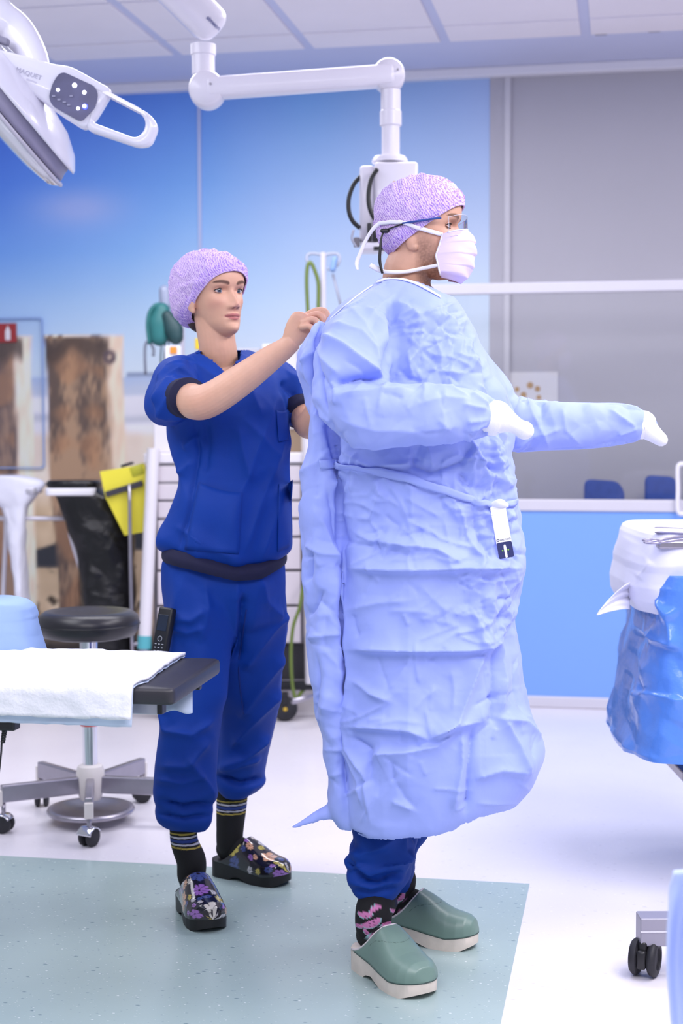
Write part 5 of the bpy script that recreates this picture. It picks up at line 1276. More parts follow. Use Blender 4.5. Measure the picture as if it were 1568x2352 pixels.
obj('neck_band', ribbon(ttree, [(454, 809), (468, 816), (494, 832), (521, 858)], 0.014, 0.002, 0.002, 30), M_scrub, top)
obj('neck_band', ribbon(ttree, [(522, 860), (538, 845), (547, 832)], 0.012, 0.002, 0.002, 24), M_scrub, top)
obj('sleeve_cuff', tube([pt(408, 917, 3.945), pt(420, 915, 3.91), pt(434, 913, 3.875)], [(0.050, 0.056), (0.0525, 0.056), (0.0515, 0.0535)], 36, seg=12, up=AW), M_navy, top, label='navy ribbed sleeve cuff')
obj('sleeve_cuff', tube([pt(682, 935, 4.11), pt(692, 952, 4.09)], [0.047, 0.048], 24, seg=4, up=AW), M_navy, top, label='navy ribbed sleeve cuff')
def pocket(poly, nm='pocket'):
    Pp = np.array(poly, float); m, n = 14, 14; G = []
    for i in range(m):
        for j in range(n):
            u, v = j / (n - 1), i / (m - 1); q = (Pp[0] * (1 - u) + Pp[1] * u) * (1 - v) + (Pp[3] * (1 - u) + Pp[2] * u) * v
            q = q + A(0, 5 * math.sin(u * math.pi) * (1 - v)); h, nn = hit(ttree, q[0], q[1], 3.97); bul = 0.006 * math.sin(math.pi * u) * (1 - v) + 0.003
            if np.dot(nn, CAMP - h) < 0: nn = -nn
            G.append(h - AW * bul)
    G = np.array(G).reshape(m, n, 3)
    for _ in range(2): G[1:-1, 1:-1] = (G[1:-1, 1:-1] * 2 + G[:-2, 1:-1] + G[2:, 1:-1] + G[1:-1, :-2] + G[1:-1, 2:]) / 6
    o = obj(nm, sheet(G.reshape(-1, 3), m, n, 0.002), M_scrub, top); return o
pocket([(456, 1108), (557, 1132), (548, 1272), (424, 1262)]); pocket([(640, 1112), (672, 1102), (664, 1255), (638, 1268)]); pocket([(634, 942), (664, 938), (662, 1010), (640, 1015)])
hem = row_loft([(1258, 380, 652, 4.08, .132), (1272, 373, 658, 4.08, .148), (1284, 372, 659, 4.08, .149), (1293, 376, 656, 4.08, .145)], capped=False, ym=12)
hp = hem[0].copy(); pp = proj(hp); hp -= UP[None] * (np.interp(pp[:, 0], [375, 440, 540, 600, 655], [-0.008, 0.006, 0.034, 0.032, 0.002]))[:, None]
obj('hem_band', (hp, hem[1]), M_navy, top, label='navy ribbed hem band')

# ---- trousers
lega = row_loft([(1285, 378, 540, 4.08, .10), (1340, 377, 552, 4.07, .106), (1400, 378, 548, 4.06, .105), (1450, 379, 538, 4.06, .10), (1500, 378, 526, 4.05, .096), (1600, 375, 511, 4.04, .088), (1650, 370, 504, 4.04, .084), (1700, 364, 498, 4.03, .082), (1780, 359, 492, 4.03, .082),
                 (1826, 357, 493, 4.02, .080), (1846, 364, 488, 4.02, .072), (1860, 359, 490, 4.02, .074), (1882, 366, 488, 4.02, .066), (1896, 380, 480, 4.02, .054), (1904, 392, 462, 4.02, .04)])
legb = row_loft([(1285, 500, 655, 4.10, .10), (1340, 495, 656, 4.11, .106), (1400, 505, 655, 4.13, .105), (1500, 510, 650, 4.17, .098), (1600, 505, 639, 4.23, .090), (1690, 497, 625, 4.28, .085), (1745, 494, 612, 4.30, .082), (1780, 494, 604, 4.31, .078), (1797, 496, 608, 4.31, .076), (1812, 503, 588, 4.31, .064), (1826, 510, 566, 4.31, .045)])
pelvis = row_loft([(1280, 380, 652, 4.08, .118), (1320, 377, 655, 4.08, .125), (1370, 380, 655, 4.09, .12), (1420, 400, 645, 4.09, .09), (1450, 440, 610, 4.09, .05)], ym=40)
V, Fq = voxel([lega, legb, pelvis], 0.0048, 6)
N = vnormals(V, Fq)
cs = [([(545, 1330), (545, 1420), (525, 1540), (505, 1640)], 0.008, 18, 24), ([(558, 1360), (550, 1450), (545, 1520)], -0.010, 10, 12), ([(660, 1400), (600, 1480), (560, 1540)], 0.006, 10, 14), ([(650, 1500), (600, 1570), (550, 1650)], 0.007, 10, 16), ([(640, 1580), (590, 1640), (530, 1720)], 0.007, 10, 16), ([(620, 1690), (560, 1740), (505, 1760)], 0.007, 9, 12),
      ([(395, 1420), (440, 1425), (475, 1400)], 0.005, 8, 10), ([(392, 1440), (430, 1455), (470, 1440)], 0.004, 8, 10), ([(400, 1620), (380, 1640), (385, 1680), (440, 1690), (490, 1650)], 0.006, 10, 10), ([(370, 1760), (430, 1760), (480, 1700)], 0.006, 10, 14), ([(362, 1790), (420, 1800), (470, 1780)], 0.005, 9, 12),
      ([(365, 1838), (420, 1856), (488, 1846)], -0.009, 5, 5), ([(362, 1868), (420, 1884), (486, 1872)], -0.007, 4, 5), ([(430, 1740), (470, 1800), (485, 1840)], 0.006, 10, 12), ([(497, 1780), (550, 1800), (605, 1788)], -0.009, 5, 5), ([(500, 1770), (540, 1760), (600, 1740)], 0.005, 8, 8), ([(470, 1330), (480, 1400), (460, 1480)], 0.004, 14, 14), ([(600, 1330), (610, 1380), (650, 1420)], 0.004, 10, 14)]
d = 3.4 * crease_field(V, N, cs) + 0.012 * (ridged(V * SK, 6, 81, 0.06, 4) - 0.55) + 0.006 * crumple(V, N, 0.09, 83, (1.0, 0.6))
V = lap(V + N * d[:, None], Fq, 2, 0.4)
tr_ = obj('trousers', (V, Fq), M_scrub, wom, recalc=False, label='dark blue scrub trousers gathered at the ankle')
ltree = bvh(V, Fq)
obj('side_seam', ribbon(ltree, [(566, 1400), (556, 1470), (548, 1540), (560, 1640)], 0.004, 0.001, 0.0006, 30), mat('seam_blue', (4, 44, 130), 0.8), tr_)

# ---- socks and floral clogs
def stripes(top):
    def f(V):
        C = np.tile(A(13, 12, 16), (len(V), 1)); L = top - V[:, 2]
        for a, b, colr in ((.010, .0138, (176, 156, 70)), (.019, .0235, (196, 194, 204)), (.0265, .034, (40, 62, 132)), (.037, .041, (190, 188, 200)), (.0455, .0492, (176, 156, 70))):
            C[(L > a) & (L < b)] = colr
        return C
    return f
def flowers(seed, spots):
    def f(U, L):
        x = U[:, 0] * L * 100; y = (U[:, 1] - 0.5) * 17.0; C = np.tile(A(30, 28, 36), (len(U), 1))
        rnd = random.Random(seed)
        for fx, fy, r, n, colr, cen in spots:
            dx, dy = x - fx, y - fy; rr = np.hypot(dx, dy); th = np.arctan2(dy, dx) + rnd.random() * 3
            lim = r * (0.66 + 0.34 * np.abs(np.cos(n * th / 2)) ** 0.8); m = rr < lim; C[m] = colr
            C[m & (np.abs(np.sin(n * th / 2)) > 0.97) & (rr > r * .25)] = A(*colr) * 0.55
            C[rr < r * 0.16] = cen
        return C
    return f
def spots_for(seed):
    rnd = random.Random(seed); pal = [(168, 120, 196), (196, 180, 84), (196, 192, 196), (72, 84, 140), (214, 164, 130), (150, 104, 180), (206, 200, 190)]; out = []
    tries = 0
    while len(out) < 44 and tries < 2000:
        tries += 1; x, y, r = rnd.uniform(7, 27), rnd.uniform(-8.2, 8.2), rnd.choice((0.8, 1.2, 1.7, 2.1, 2.3))
        if all(math.hypot(x - o[0], y - o[1]) > (r + o[2]) * 0.88 for o in out): out.append((x, y, r, rnd.choice((5, 6, 8, 9)), pal[len(out) % 7], (40, 34, 44)))
    return sorted(out, key=lambda o: -o[2])
M_bsole = mat('black_sole', (20, 19, 22), 0.5, var=0.1)
h1, t1_ = gnd(428, 2078), gnd(486, 2142); h2, t2_ = gnd(494, 2006), gnd(668, 2036)
for hh, tt, sd_, lgs, rds, W, Ln in ((h1, t1_, 5, [pt(421, 1880, 4.03), pt(423, 1932, 4.03)], [(.0375, .037), (.0365, .037)], 0.104, 0.25),
                                   (h2, t2_, 9, [pt(534, 1812, 4.32), pt(531, 1856, 4.32)], [(.045, .042), (.043, .041)], 0.100, 0.25)):
    d_ = tt - hh; d_[2] = 0; ln_ = np.linalg.norm(d_); d_ /= ln_
    tt = hh + d_ * Ln
    clog(wom, hh, tt, W, flowers(sd_, spots_for(sd_ * 3)), M_attr_gloss, M_bsole, Hs=0.034, ht=0.088)
    ft = capsule_tube([hh + d_ * 0.042 + UP * 0.078, hh + d_ * 0.085 + UP * 0.080, hh + d_ * 0.15 + UP * 0.068], [(0.031, 0.034), (0.033, 0.038), (0.030, 0.026)], 20, up=UP)
    sock(wom, lgs + [hh + d_ * 0.052 + UP * 0.135, hh + d_ * 0.050 + UP * 0.095, hh + d_ * 0.05 + UP * 0.07], rds + [(.039, .042), (.037, .042), (.030, .034)], stripes(lgs[0][2] - (0.022 if sd_ == 5 else 0.016)), M_attr_cloth, ft, seg=140)

# ---- cordless phone clipped at the hip pocket
ph = thing('cordless_phone', 'black cordless phone clipped to the blue trouser pocket', 'phone', pt(378, 1500, 3.93))
a0, a1 = pt(386, 1396, 3.955), pt(364, 1520, 3.935); u_ = a0 - a1; lp_ = np.linalg.norm(u_); u_ /= lp_
n_ = -AW * 0.86 - RT * 0.50; n_ -= u_ * np.dot(n_, u_); n_ /= np.linalg.norm(n_); s_ = np.cross(u_, n_)
if np.dot(s_, RT) < 0: s_ = -s_
cc = (a0 + a1) / 2; PB = np.stack([s_, u_, n_])
hs = obj('handset', box(cc, (0.046, lp_, 0.022), PB, bev=0.006, seg=3), M_black, ph, angle=50)
obj('screen', box(cc + u_ * 0.030 + n_ * 0.0112 - s_ * 0.001, (0.030, 0.042, 0.0012), PB, bev=0.0004), mat('phone_screen', (34, 44, 62), 0.15, var=0.1), hs, smooth=False)
obj('dial_ring', tube([cc - u_ * 0.012 + n_ * 0.012 + (s_ * math.cos(t) + u_ * math.sin(t)) * 0.0065 for t in np.linspace(0, 2 * np.pi, 16)], 0.0009, 6, seg=32), mat('key_print', (170, 172, 180), 0.5), hs)
for r in range(4):
    for k in range(3): obj('key', box(cc - u_ * (0.026 + r * 0.009) + s_ * (k - 1) * 0.011 + n_ * 0.0113, (0.0055, 0.0025, 0.001), PB), bpy.data.materials['key_print'], hs, smooth=False)
# ------------------------------------------------------------------ gowned person
MD = 3.62
Bm = basis_from(RT * math.cos(math.radians(14)) - AW * math.sin(math.radians(14)), tilt=math.radians(1))
cm = pt(970, 527, MD); SM = 1.03
man = thing('person', 'person in light blue surgical gown, face mask and green clogs', 'person', A(*((gnd(880, 2240) + gnd(1000, 2180)) / 2)[:2], 0))
hv, hf = head_local(top=1.0, nose=1.1, jaw=1.06)
head_m = (to_world(hv, cm, Bm, SM), hf)
neck = tube([to_world(A(0, -0.012, -0.05), cm, Bm, SM), pt(938, 620, 3.63), pt(932, 660, 3.64), pt(930, 720, 3.65)], [(0.058, 0.062), (0.059, 0.060), (0.064, 0.064), (0.12, 0.09)], 30, up=AW)
ear = [ellipsoid(to_world(A(sx * 0.064, -0.014, -0.034), cm, Bm, SM), (0.008, 0.014, 0.022), Bm, 20, 14) for sx in (-1, 1)] + [ellipsoid(to_world(A(sx * 0.066, -0.006, -0.049), cm, Bm, SM), (0.006, 0.008, 0.008), Bm, 14, 10) for sx in (-1, 1)]
tors = ellipsoid(pt(930, 900, 3.65), (0.15, 0.15, 0.28), np.stack([RT, AW, UP]), 30, 24)
V, Fq = voxel([head_m, neck, tors] + ear, 0.0024, 2, 0.4)
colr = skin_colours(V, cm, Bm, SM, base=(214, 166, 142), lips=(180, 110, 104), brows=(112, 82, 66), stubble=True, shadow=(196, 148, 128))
body = obj('body', (V, Fq), M_skin, man, colors=colr, recalc=False)
tree = bvh(V, Fq); htree = bvh(*head_m)
for sx in (-1, 1): eye(cm, Bm, SM, sx, tree, (104, 110, 118), man, gaze=0.001)
def bulge_m(d, t):
    back = max(0.0, -d[1]); return 0.006 * math.sin(min(t * 5, 1) * 1.57) + 0.006 * back * math.sin(min(1, t * 3) * 1.57)
cmv, rim, inner = cap_mesh(htree, cm, Bm, (-0.012, 0.66), 0.006, bulge_m, seed=9, wr=0.0045, s=SM)
cap = obj('surgical_cap', cmv, M_cap, man, label='purple surgical cap')
obj('pleated_band', inner, M_capband, cap)
obj('brim', tube(np.vstack([rim[::5], rim[:1]]), 0.0026, 8, seg=160), M_cap, cap)
ctree = bvh(*merge((V, Fq), cmv))

# ---- face mask with ties
M_mask = mat('lilac_mask', (222, 206, 246), 0.75, var=0.03, vs=30, bump=0.08, bs=400); M_tie = mat('white_tie', (238, 236, 246), 0.8, var=0.02, bump=0.1, bs=500)
nu, nv = 60, 70; G = np.zeros((nv, nu, 3))
fl = [(-.006, .104), (-.018, .114), (-.034, .1215), (-.05, .1225), (-.075, .1195), (-.098, .1135), (-.118, .102), (-.130, .086)]
for i, v in enumerate(np.linspace(0, 1, nv)):
    z = -.006 - .124 * v; yf = np.interp(z, [q[0] for q in fl][::-1], [q[1] for q in fl][::-1])
    for j, a in enumerate(np.linspace(-1, 1, nu)):
        an = a * math.radians(86); xw = 0.066 - 0.008 * abs(v - 0.45); ye = 0.036 + 0.016 * abs(v - 0.5) * 2 - 0.006 * v
        y = ye + (yf - ye) * math.cos(an) ** 0.85; x = xw * math.sin(an) * (1 - 0.22 * (v > 0.86) * (v - 0.86) / 0.14)
        zz = z - 0.010 * (1 - abs(a)) * (v < 0.1) * 0 - (0.014 * abs(a) ** 1.4) * (1 - v) + 0.012 * abs(a) * v
        pl = 0.0036 * ((v * 4.2 + 0.1 * abs(a)) % 1.0) * (1 - abs(a) ** 3) * (0.1 < v < 0.92) + 0.0015 * math.sin(20 * v + 7 * a) * (1 - abs(a) ** 3)
        G[i, j] = (x, y + pl, zz)
Gm = to_world(G.reshape(-1, 3), cm, Bm, SM)
mk = obj('face_mask', sheet(Gm, nv, nu, 0.0016), M_mask, man, label='lilac pleated face mask with white ties')
Gw = Gm.reshape(nv, nu, 3)
for js in (0, nu - 1): obj('edge_binding', tube(Gw[::5, js], [(0.0045, 0.002)] * len(Gw[::5]), 8, seg=50), M_tie, mk)
obj('edge_binding', tube(Gw[0, ::5], [(0.0035, 0.002)] * len(Gw[0, ::5]), 8, seg=50), M_tie, mk)
near = 0 if np.linalg.norm(Gw[0, 0] - CAMP) < np.linalg.norm(Gw[0, -1] - CAMP) else nu - 1
pj = proj(Gw[:, near]); 
obj('upper_tie', ribbon(ctree, [tuple(pj[2]), (960, 523), (930, 512), (900, 510), (872, 513)], 0.0095, 0.0012, 0.004, 60), M_tie, mk)
e0, _ = hit(ctree, 872, 513, 3.62); De = float(((e0 - CAMP) @ WM.T)[2])
hang = cr_path([pt(872, 513, De - 0.003), pt(858, 524, De), pt(842, 548, De + 0.01), pt(828, 580, De + 0.01), pt(819, 604, De + 0.01), pt(821, 620, De + 0.0)], 40)
obj('tie_end', ribbon(None, None, [0.010, 0.009, 0.008, 0.009, 0.010, 0.005], 0.0012, 0.0, 40, world=hang), M_tie, mk)
lw, _ = hit(ctree, 930, 622, 3.57); Dl = float(((lw - CAMP) @ WM.T)[2])
low = cr_path([Gw[int(nv * 0.72), near] + 0 * UP, pt(965, 618, Dl - 0.004), pt(930, 625, Dl - 0.004), pt(900, 626, Dl - 0.003), pt(880, 624, Dl + 0.005), pt(864, 617, Dl + 0.005), pt(849, 609, Dl + 0.005)], 50)
obj('lower_tie', ribbon(None, None, [0.008, 0.009, 0.009, 0.0095, 0.010, 0.013, 0.011], 0.0014, 0.002, 50, world=low), M_tie, mk)

# ---- safety glasses with retaining cord
gls = thing('safety_glasses', 'clear safety glasses with blue temple and black cord over the mask', 'glasses', pt(1010, 505, 3.53))
M_temple = mat('blue_temple', (40, 72, 150), 0.3, var=0.05)
tp = []
for px, py in ((924, 513), (950, 509), (985, 504), (1012, 501)):
    h, nn = hit(ctree, px, py, 3.55); tp.append(h + (CAMP - h) / np.linalg.norm(CAMP - h) * 0.006)
tp = np.array(tp); tp[-1] = tp[-2] + (tp[-2] - tp[-3]) * 0.8
obj('temple', tube(tp, [(0.0022, 0.004), (0.0025, 0.0052), (0.0025, 0.006), (0.0028, 0.0055)], 10, seg=24, up=AW), M_temple, gls)
lens = []
for v in np.linspace(0, 1, 12):
    for a in np.linspace(-1.30, 1.30, 40):
        zz = 0.026 - 0.006 * abs(a) ** 2 - 0.050 * v * (1 - 0.26 * abs(a) ** 2 * 0.5) + (0.008 * math.exp(-(a / 0.2) ** 2) * v)
        lens.append(A(0.070 * math.sin(a) * 1.02, 0.058 + 0.046 * math.cos(a) ** 0.8, zz))
mgl, nt, b = new_mat('clear_lens'); tr = nt.nodes.new('ShaderNodeBsdfTransparent'); tr.inputs[0].default_value = (0.93, 0.93, 0.95, 1); gl = nt.nodes.new('ShaderNodeBsdfGlossy'); gl.inputs['Roughness'].default_value = 0.02
fz = nt.nodes.new('ShaderNodeFresnel'); fz.inputs[0].default_value = 1.18; mx = nt.nodes.new('ShaderNodeMixShader'); nt.links.new(fz.outputs[0], mx.inputs[0]); nt.links.new(tr.outputs[0], mx.inputs[1]); nt.links.new(gl.outputs[0], mx.inputs[2]); nt.links.new(mx.outputs[0], nt.nodes['Material Output'].inputs['Surface'])
lw_ = to_world(np.array(lens), cm, Bm, SM)
obj('lens', (lw_, grid_faces(12, 40)), mgl, gls, recalc=False)
L4 = lw_.reshape(12, 40, 3); M_edge = mat('lens_edge', (214, 212, 226), 0.15, var=0.02)
obj('lens_rim', tube(np.vstack([L4[0, ::4], L4[0, -1:], L4[::4, -1], L4[-1, ::-4], L4[::-4, 0], L4[0, :1]]), 0.0005, 6, seg=160), M_edge, gls)
cordp = []
for px, py in ((926, 514), (903, 522), (884, 530)):
    h, nn = hit(ctree, px, py, 3.58); cordp.append(h + (CAMP - h) / np.linalg.norm(CAMP - h) * 0.005)
Dc = float(((cordp[-1] - CAMP) @ WM.T)[2])
cordp += [pt(876, 545, Dc), pt(873, 570, Dc), pt(872, 600, Dc), pt(878, 628, Dc)]
obj('cord', tube(cordp, [0.0018, 0.0018, 0.002, 0.0025, 0.0035, 0.0038, 0.003], 8, seg=50), M_black, gls)
obj('bead', capsule_tube([cordp[2] - RT * 0.006, cordp[2] + RT * 0.006], 0.0055, 12, up=UP), M_black, gls)

# ---- trousers, socks and clogs below the gown
legn = row_loft([(1700, 800, 950, 3.62, .085), (1860, 800, 962, 3.61, .085), (1905, 804, 960, 3.60, .085), (1932, 810, 953, 3.60, .082), (1950, 799, 950, 3.60, .082), (1962, 803, 946, 3.60, .078), (1976, 793, 952, 3.60, .082), (1992, 802, 944, 3.60, .072), (2010, 799, 938, 3.60, .074), (2030, 806, 928, 3.60, .066), (2048, 812, 918, 3.60, .058), (2060, 826, 910, 3.60, .046)])
legf = row_loft([(1700, 880, 1000, 3.76, .08), (1880, 895, 990, 3.77, .078), (1915, 905, 982, 3.78, .075), (1945, 905, 958, 3.78, .07), (2000, 895, 950, 3.79, .065), (2040, 885, 935, 3.80, .055)])
thighs = row_loft([(1300, 800, 1000, 3.68, .14), (1500, 800, 990, 3.68, .14), (1710, 805, 985, 3.68, .11)])
V, Fq = voxel([legn, legf, thighs], 0.005, 4)
N = vnormals(V, Fq)
cs = [([(805, 1958), (830, 1966), (880, 1940), (940, 1900)], 0.010, 8, 14), ([(796, 1976), (850, 2006), (900, 1990), (950, 1960)], 0.012, 7, 12), ([(802, 1995), (840, 2020), (870, 2026), (925, 2000)], -0.010, 5, 8), ([(803, 2022), (850, 2038), (925, 2020)], 0.008, 5, 8), ([(812, 2040), (860, 2052), (912, 2040)], -0.006, 4, 6), ([(930, 1900), (925, 1950), (945, 1970)], 0.006, 8, 6), ([(955, 1890), (950, 1935)], -0.006, 5, 5), ([(800, 1988), (822, 1984)], -0.014, 6, 6), ([(895, 1890), (870, 1930)], 0.006, 12, 10)]
d = 1.7 * crease_field(V, N, cs) + 0.008 * crumple(V, N, 0.05, 91, (0.6, 1.0))
V = lap(V + N * d[:, None], Fq, 1, 0.4)
trm = obj('trousers', (V, Fq), M_scrub, man, recalc=False, label='dark blue trousers bunched above the ankle')
obj('ankle_cuff', tube([pt(868, 2040, 3.60), pt(870, 2062, 3.60), pt(871, 2080, 3.60)], [(.0455, .045), (.0440, .044), (.0435, .0435)], 30, seg=10, up=AW), M_navy, trm, label='navy rib cuff')
obj('ankle_cuff', tube([pt(908, 2018, 3.80), pt(908, 2040, 3.80)], [.047, .045], 30, seg=6, up=AW), M_navy, trm, label='navy rib cuff')
def melons(spots):
    def f(V):
        C = np.tile(A(15, 14, 19), (len(V), 1)); P = proj(V)
        for mx_, my, r, an in spots:
            ca, sa = math.cos(an), math.sin(an); x = (P[:, 0] - mx_) * ca + (P[:, 1] - my) * sa; y = -(P[:, 0] - mx_) * sa + (P[:, 1] - my) * ca
            rr = np.hypot(x, y * 1.5); C[(rr < r * 1.12) & (y > -1)] = (150, 190, 196); C[(rr < r) & (y > -2)] = (206, 124, 176)
            sd_ = (np.sin(x * 1.3) * np.sin(y * 1.7) > 0.72) & (rr < r * .85) & (y > 0); C[sd_] = (90, 40, 80)
        return C
    return f
sp1 = [(838, 2098, 16, 0.15), (852, 2116, 22, -0.35), (862, 2090, 14, 2.6), (896, 2118, 20, -0.25), (843, 2140, 10, 0.8), (858, 2150, 13, -0.4), (905, 2091, 9, 0.3), (884, 2140, 12, 0.5), (826, 2125, 10, 0.2)]
sp2 = [(920, 2060, 12, -0.9), (926, 2090, 14, -0.7), (938, 2110, 12, -0.6), (905, 2070, 10, 0.3)]
M_cream = mat('cream_sole', (226, 214, 202), 0.55, var=0.10, vs=30, bump=0.1, bs=120)
M_lin = mat('cream_binding', (216, 206, 208), 0.6, var=0.04)
M_stitch = mat('dark_welt', (66, 82, 78), 0.6, var=0.1)
def leather(U, L):
    C = np.tile(A(116, 142, 132), (len(U), 1)); t = U[:, 0]; v = U[:, 1]
    line = 0.10 + 0.36 * np.sin(v * np.pi) ** 0.75 + 0.075 + 0.10 * np.sin(v * np.pi) ** 2
    m = (np.abs(t - line) < 0.0035) & (np.sin(v * 260) > -0.3) & (v > .1) & (v < .9); C[m] = (70, 92, 86); return C
hN, tN = gnd(826, 2214), gnd(992, 2302); hF, tF = gnd(862, 2146), gnd(1092, 2178)
for hh, tt, sp_, lgs, rds, W in ((hN, tN, sp1, [pt(870, 2060, 3.60), pt(869, 2072, 3.60)], [(.044, .044), (.044, .044)], 0.116),
                         (hF, tF, sp2, [pt(905, 2020, 3.80), pt(904, 2034, 3.80)], [(.046, .043), (.046, .043)], 0.108)):
    d_ = tt - hh; d_[2] = 0; ln_ = np.linalg.norm(d_); d_ /= ln_
    tt = hh + d_ * 0.272
    clog(man, hh, tt, W, leather, M_attr_leather, M_cream, Hs=0.038, ht=0.094, lining=M_lin, seamcol=M_stitch)
    ft = capsule_tube([hh + d_ * 0.048 + UP * 0.086, hh + d_ * 0.095 + UP * 0.088, hh + d_ * 0.165 + UP * 0.074], [(0.036, 0.038), (0.036, 0.042), (0.032, 0.028)], 22, up=UP)
    sock(man, lgs + [hh + d_ * 0.062 + UP * 0.15, hh + d_ * 0.056 + UP * 0.11, hh + d_ * 0.056 + UP * 0.08], rds + [(.044, .046), (.042, .046), (.034, .036)], melons(sp_), M_attr_cloth, ft, n=90, seg=130)

# ---- the gown: body, back flap and two sleeves fused into one cloth skin
GB = row_loft([(634, 868, 985, 3.63, .066), (650, 856, 1002, 3.63, .090), (664, 836, 1016, 3.63, .118), (684, 800, 1036, 3.63, .150), (708, 772, 1056, 3.63, .178), (740, 750, 1075, 3.62, .195), (790, 738, 1100, 3.62, .205), (850, 735, 1130, 3.62, .21), (900, 740, 1154, 3.62, .215), (950, 748, 1166, 3.62, .215),
                (1000, 758, 1172, 3.62, .21), (1100, 766, 1181, 3.62, .205), (1200, 768, 1192, 3.62, .205), (1300, 772, 1197, 3.62, .21), (1400, 778, 1190, 3.62, .21), (1470, 784, 1184, 3.62, .21), (1520, 788, 1199, 3.62, .215), (1600, 790, 1211, 3.62, .22), (1650, 790, 1226, 3.62, .225),
                (1700, 790, 1246, 3.62, .235), (1740, 788, 1242, 3.62, .238), (1790, 786, 1216, 3.62, .235), (1830, 784, 1172, 3.62, .225), (1865, 790, 1105, 3.60, .195), (1888, 800, 1030, 3.57, .150), (1902, 815, 960, 3.55, .10)], nseg=96, power=2.45, ym=170)
FL = row_loft([(742, 728, 744, 3.61, .02), (762, 708, 742, 3.60, .05), (795, 686, 738, 3.60, .07), (830, 678, 736, 3.60, .08), (870, 686, 742, 3.60, .08), (920, 697, 752, 3.60, .08), (1000, 702, 768, 3.59, .08), (1050, 701, 784, 3.59, .09), (1150, 699, 794, 3.58, .09), (1300, 694, 798, 3.58, .09), (1330, 694, 799, 3.58, .09), (1400, 702, 802, 3.58, .09), (1500, 705, 808, 3.58, .09),
                (1600, 718, 810, 3.58, .088), (1650, 729, 808, 3.58, .08), (1690, 743, 797, 3.58, .075), (1750, 751, 799, 3.58, .072), (1810, 754, 806, 3.57, .07), (1860, 752, 830, 3.56, .06), (1900, 776, 848, 3.55, .04), (1908, 790, 840, 3.55, .02)], nseg=56, power=2.2, ym=150)
SL = capsule_tube([pt(905, 712, 3.56), pt(862, 748, 3.50), pt(824, 796, 3.44), pt(806, 860, 3.39), pt(800, 920, 3.36), pt(840, 952, 3.335), pt(910, 952, 3.33), pt(1000, 950, 3.33), pt(1062, 952, 3.335), pt(1102, 957, 3.34), pt(1120, 959, 3.345)],
                  [(.074, .076), (.078, .078), (.093, .090), (.090, .088), (.078, .080), (.0695, .0735), (.068, .0685), (.0655, .0645), (.0585, .0580), (.0480, .0480), (.0400, .0400)], 48, seg=90, up=AW)
SR = capsule_tube([pt(1020, 830, 3.76), pt(1090, 905, 3.80), pt(1170, 972, 3.83), pt(1260, 978, 3.84), pt(1350, 978, 3.84), pt(1420, 974, 3.84), pt(1462, 974, 3.84), pt(1478, 975, 3.84)],
                  [.10, .09, .0700, .0630, .0590, .0540, .0450, .0340], 40, seg=70, up=AW)
TIP = [tube([pt(770, 1862, 3.56), pt(735, 1872, 3.55), pt(700, 1888, 3.54), pt(668, 1901, 3.53)], [(.026, .03), (.016, .022), (.009, .012), (.003, .004)], 16, seg=20, up=AW)]
V, Fq = voxel([GB, FL, SL, SR] + TIP, 0.0038, 6, 0.5)
N = vnormals(V, Fq)
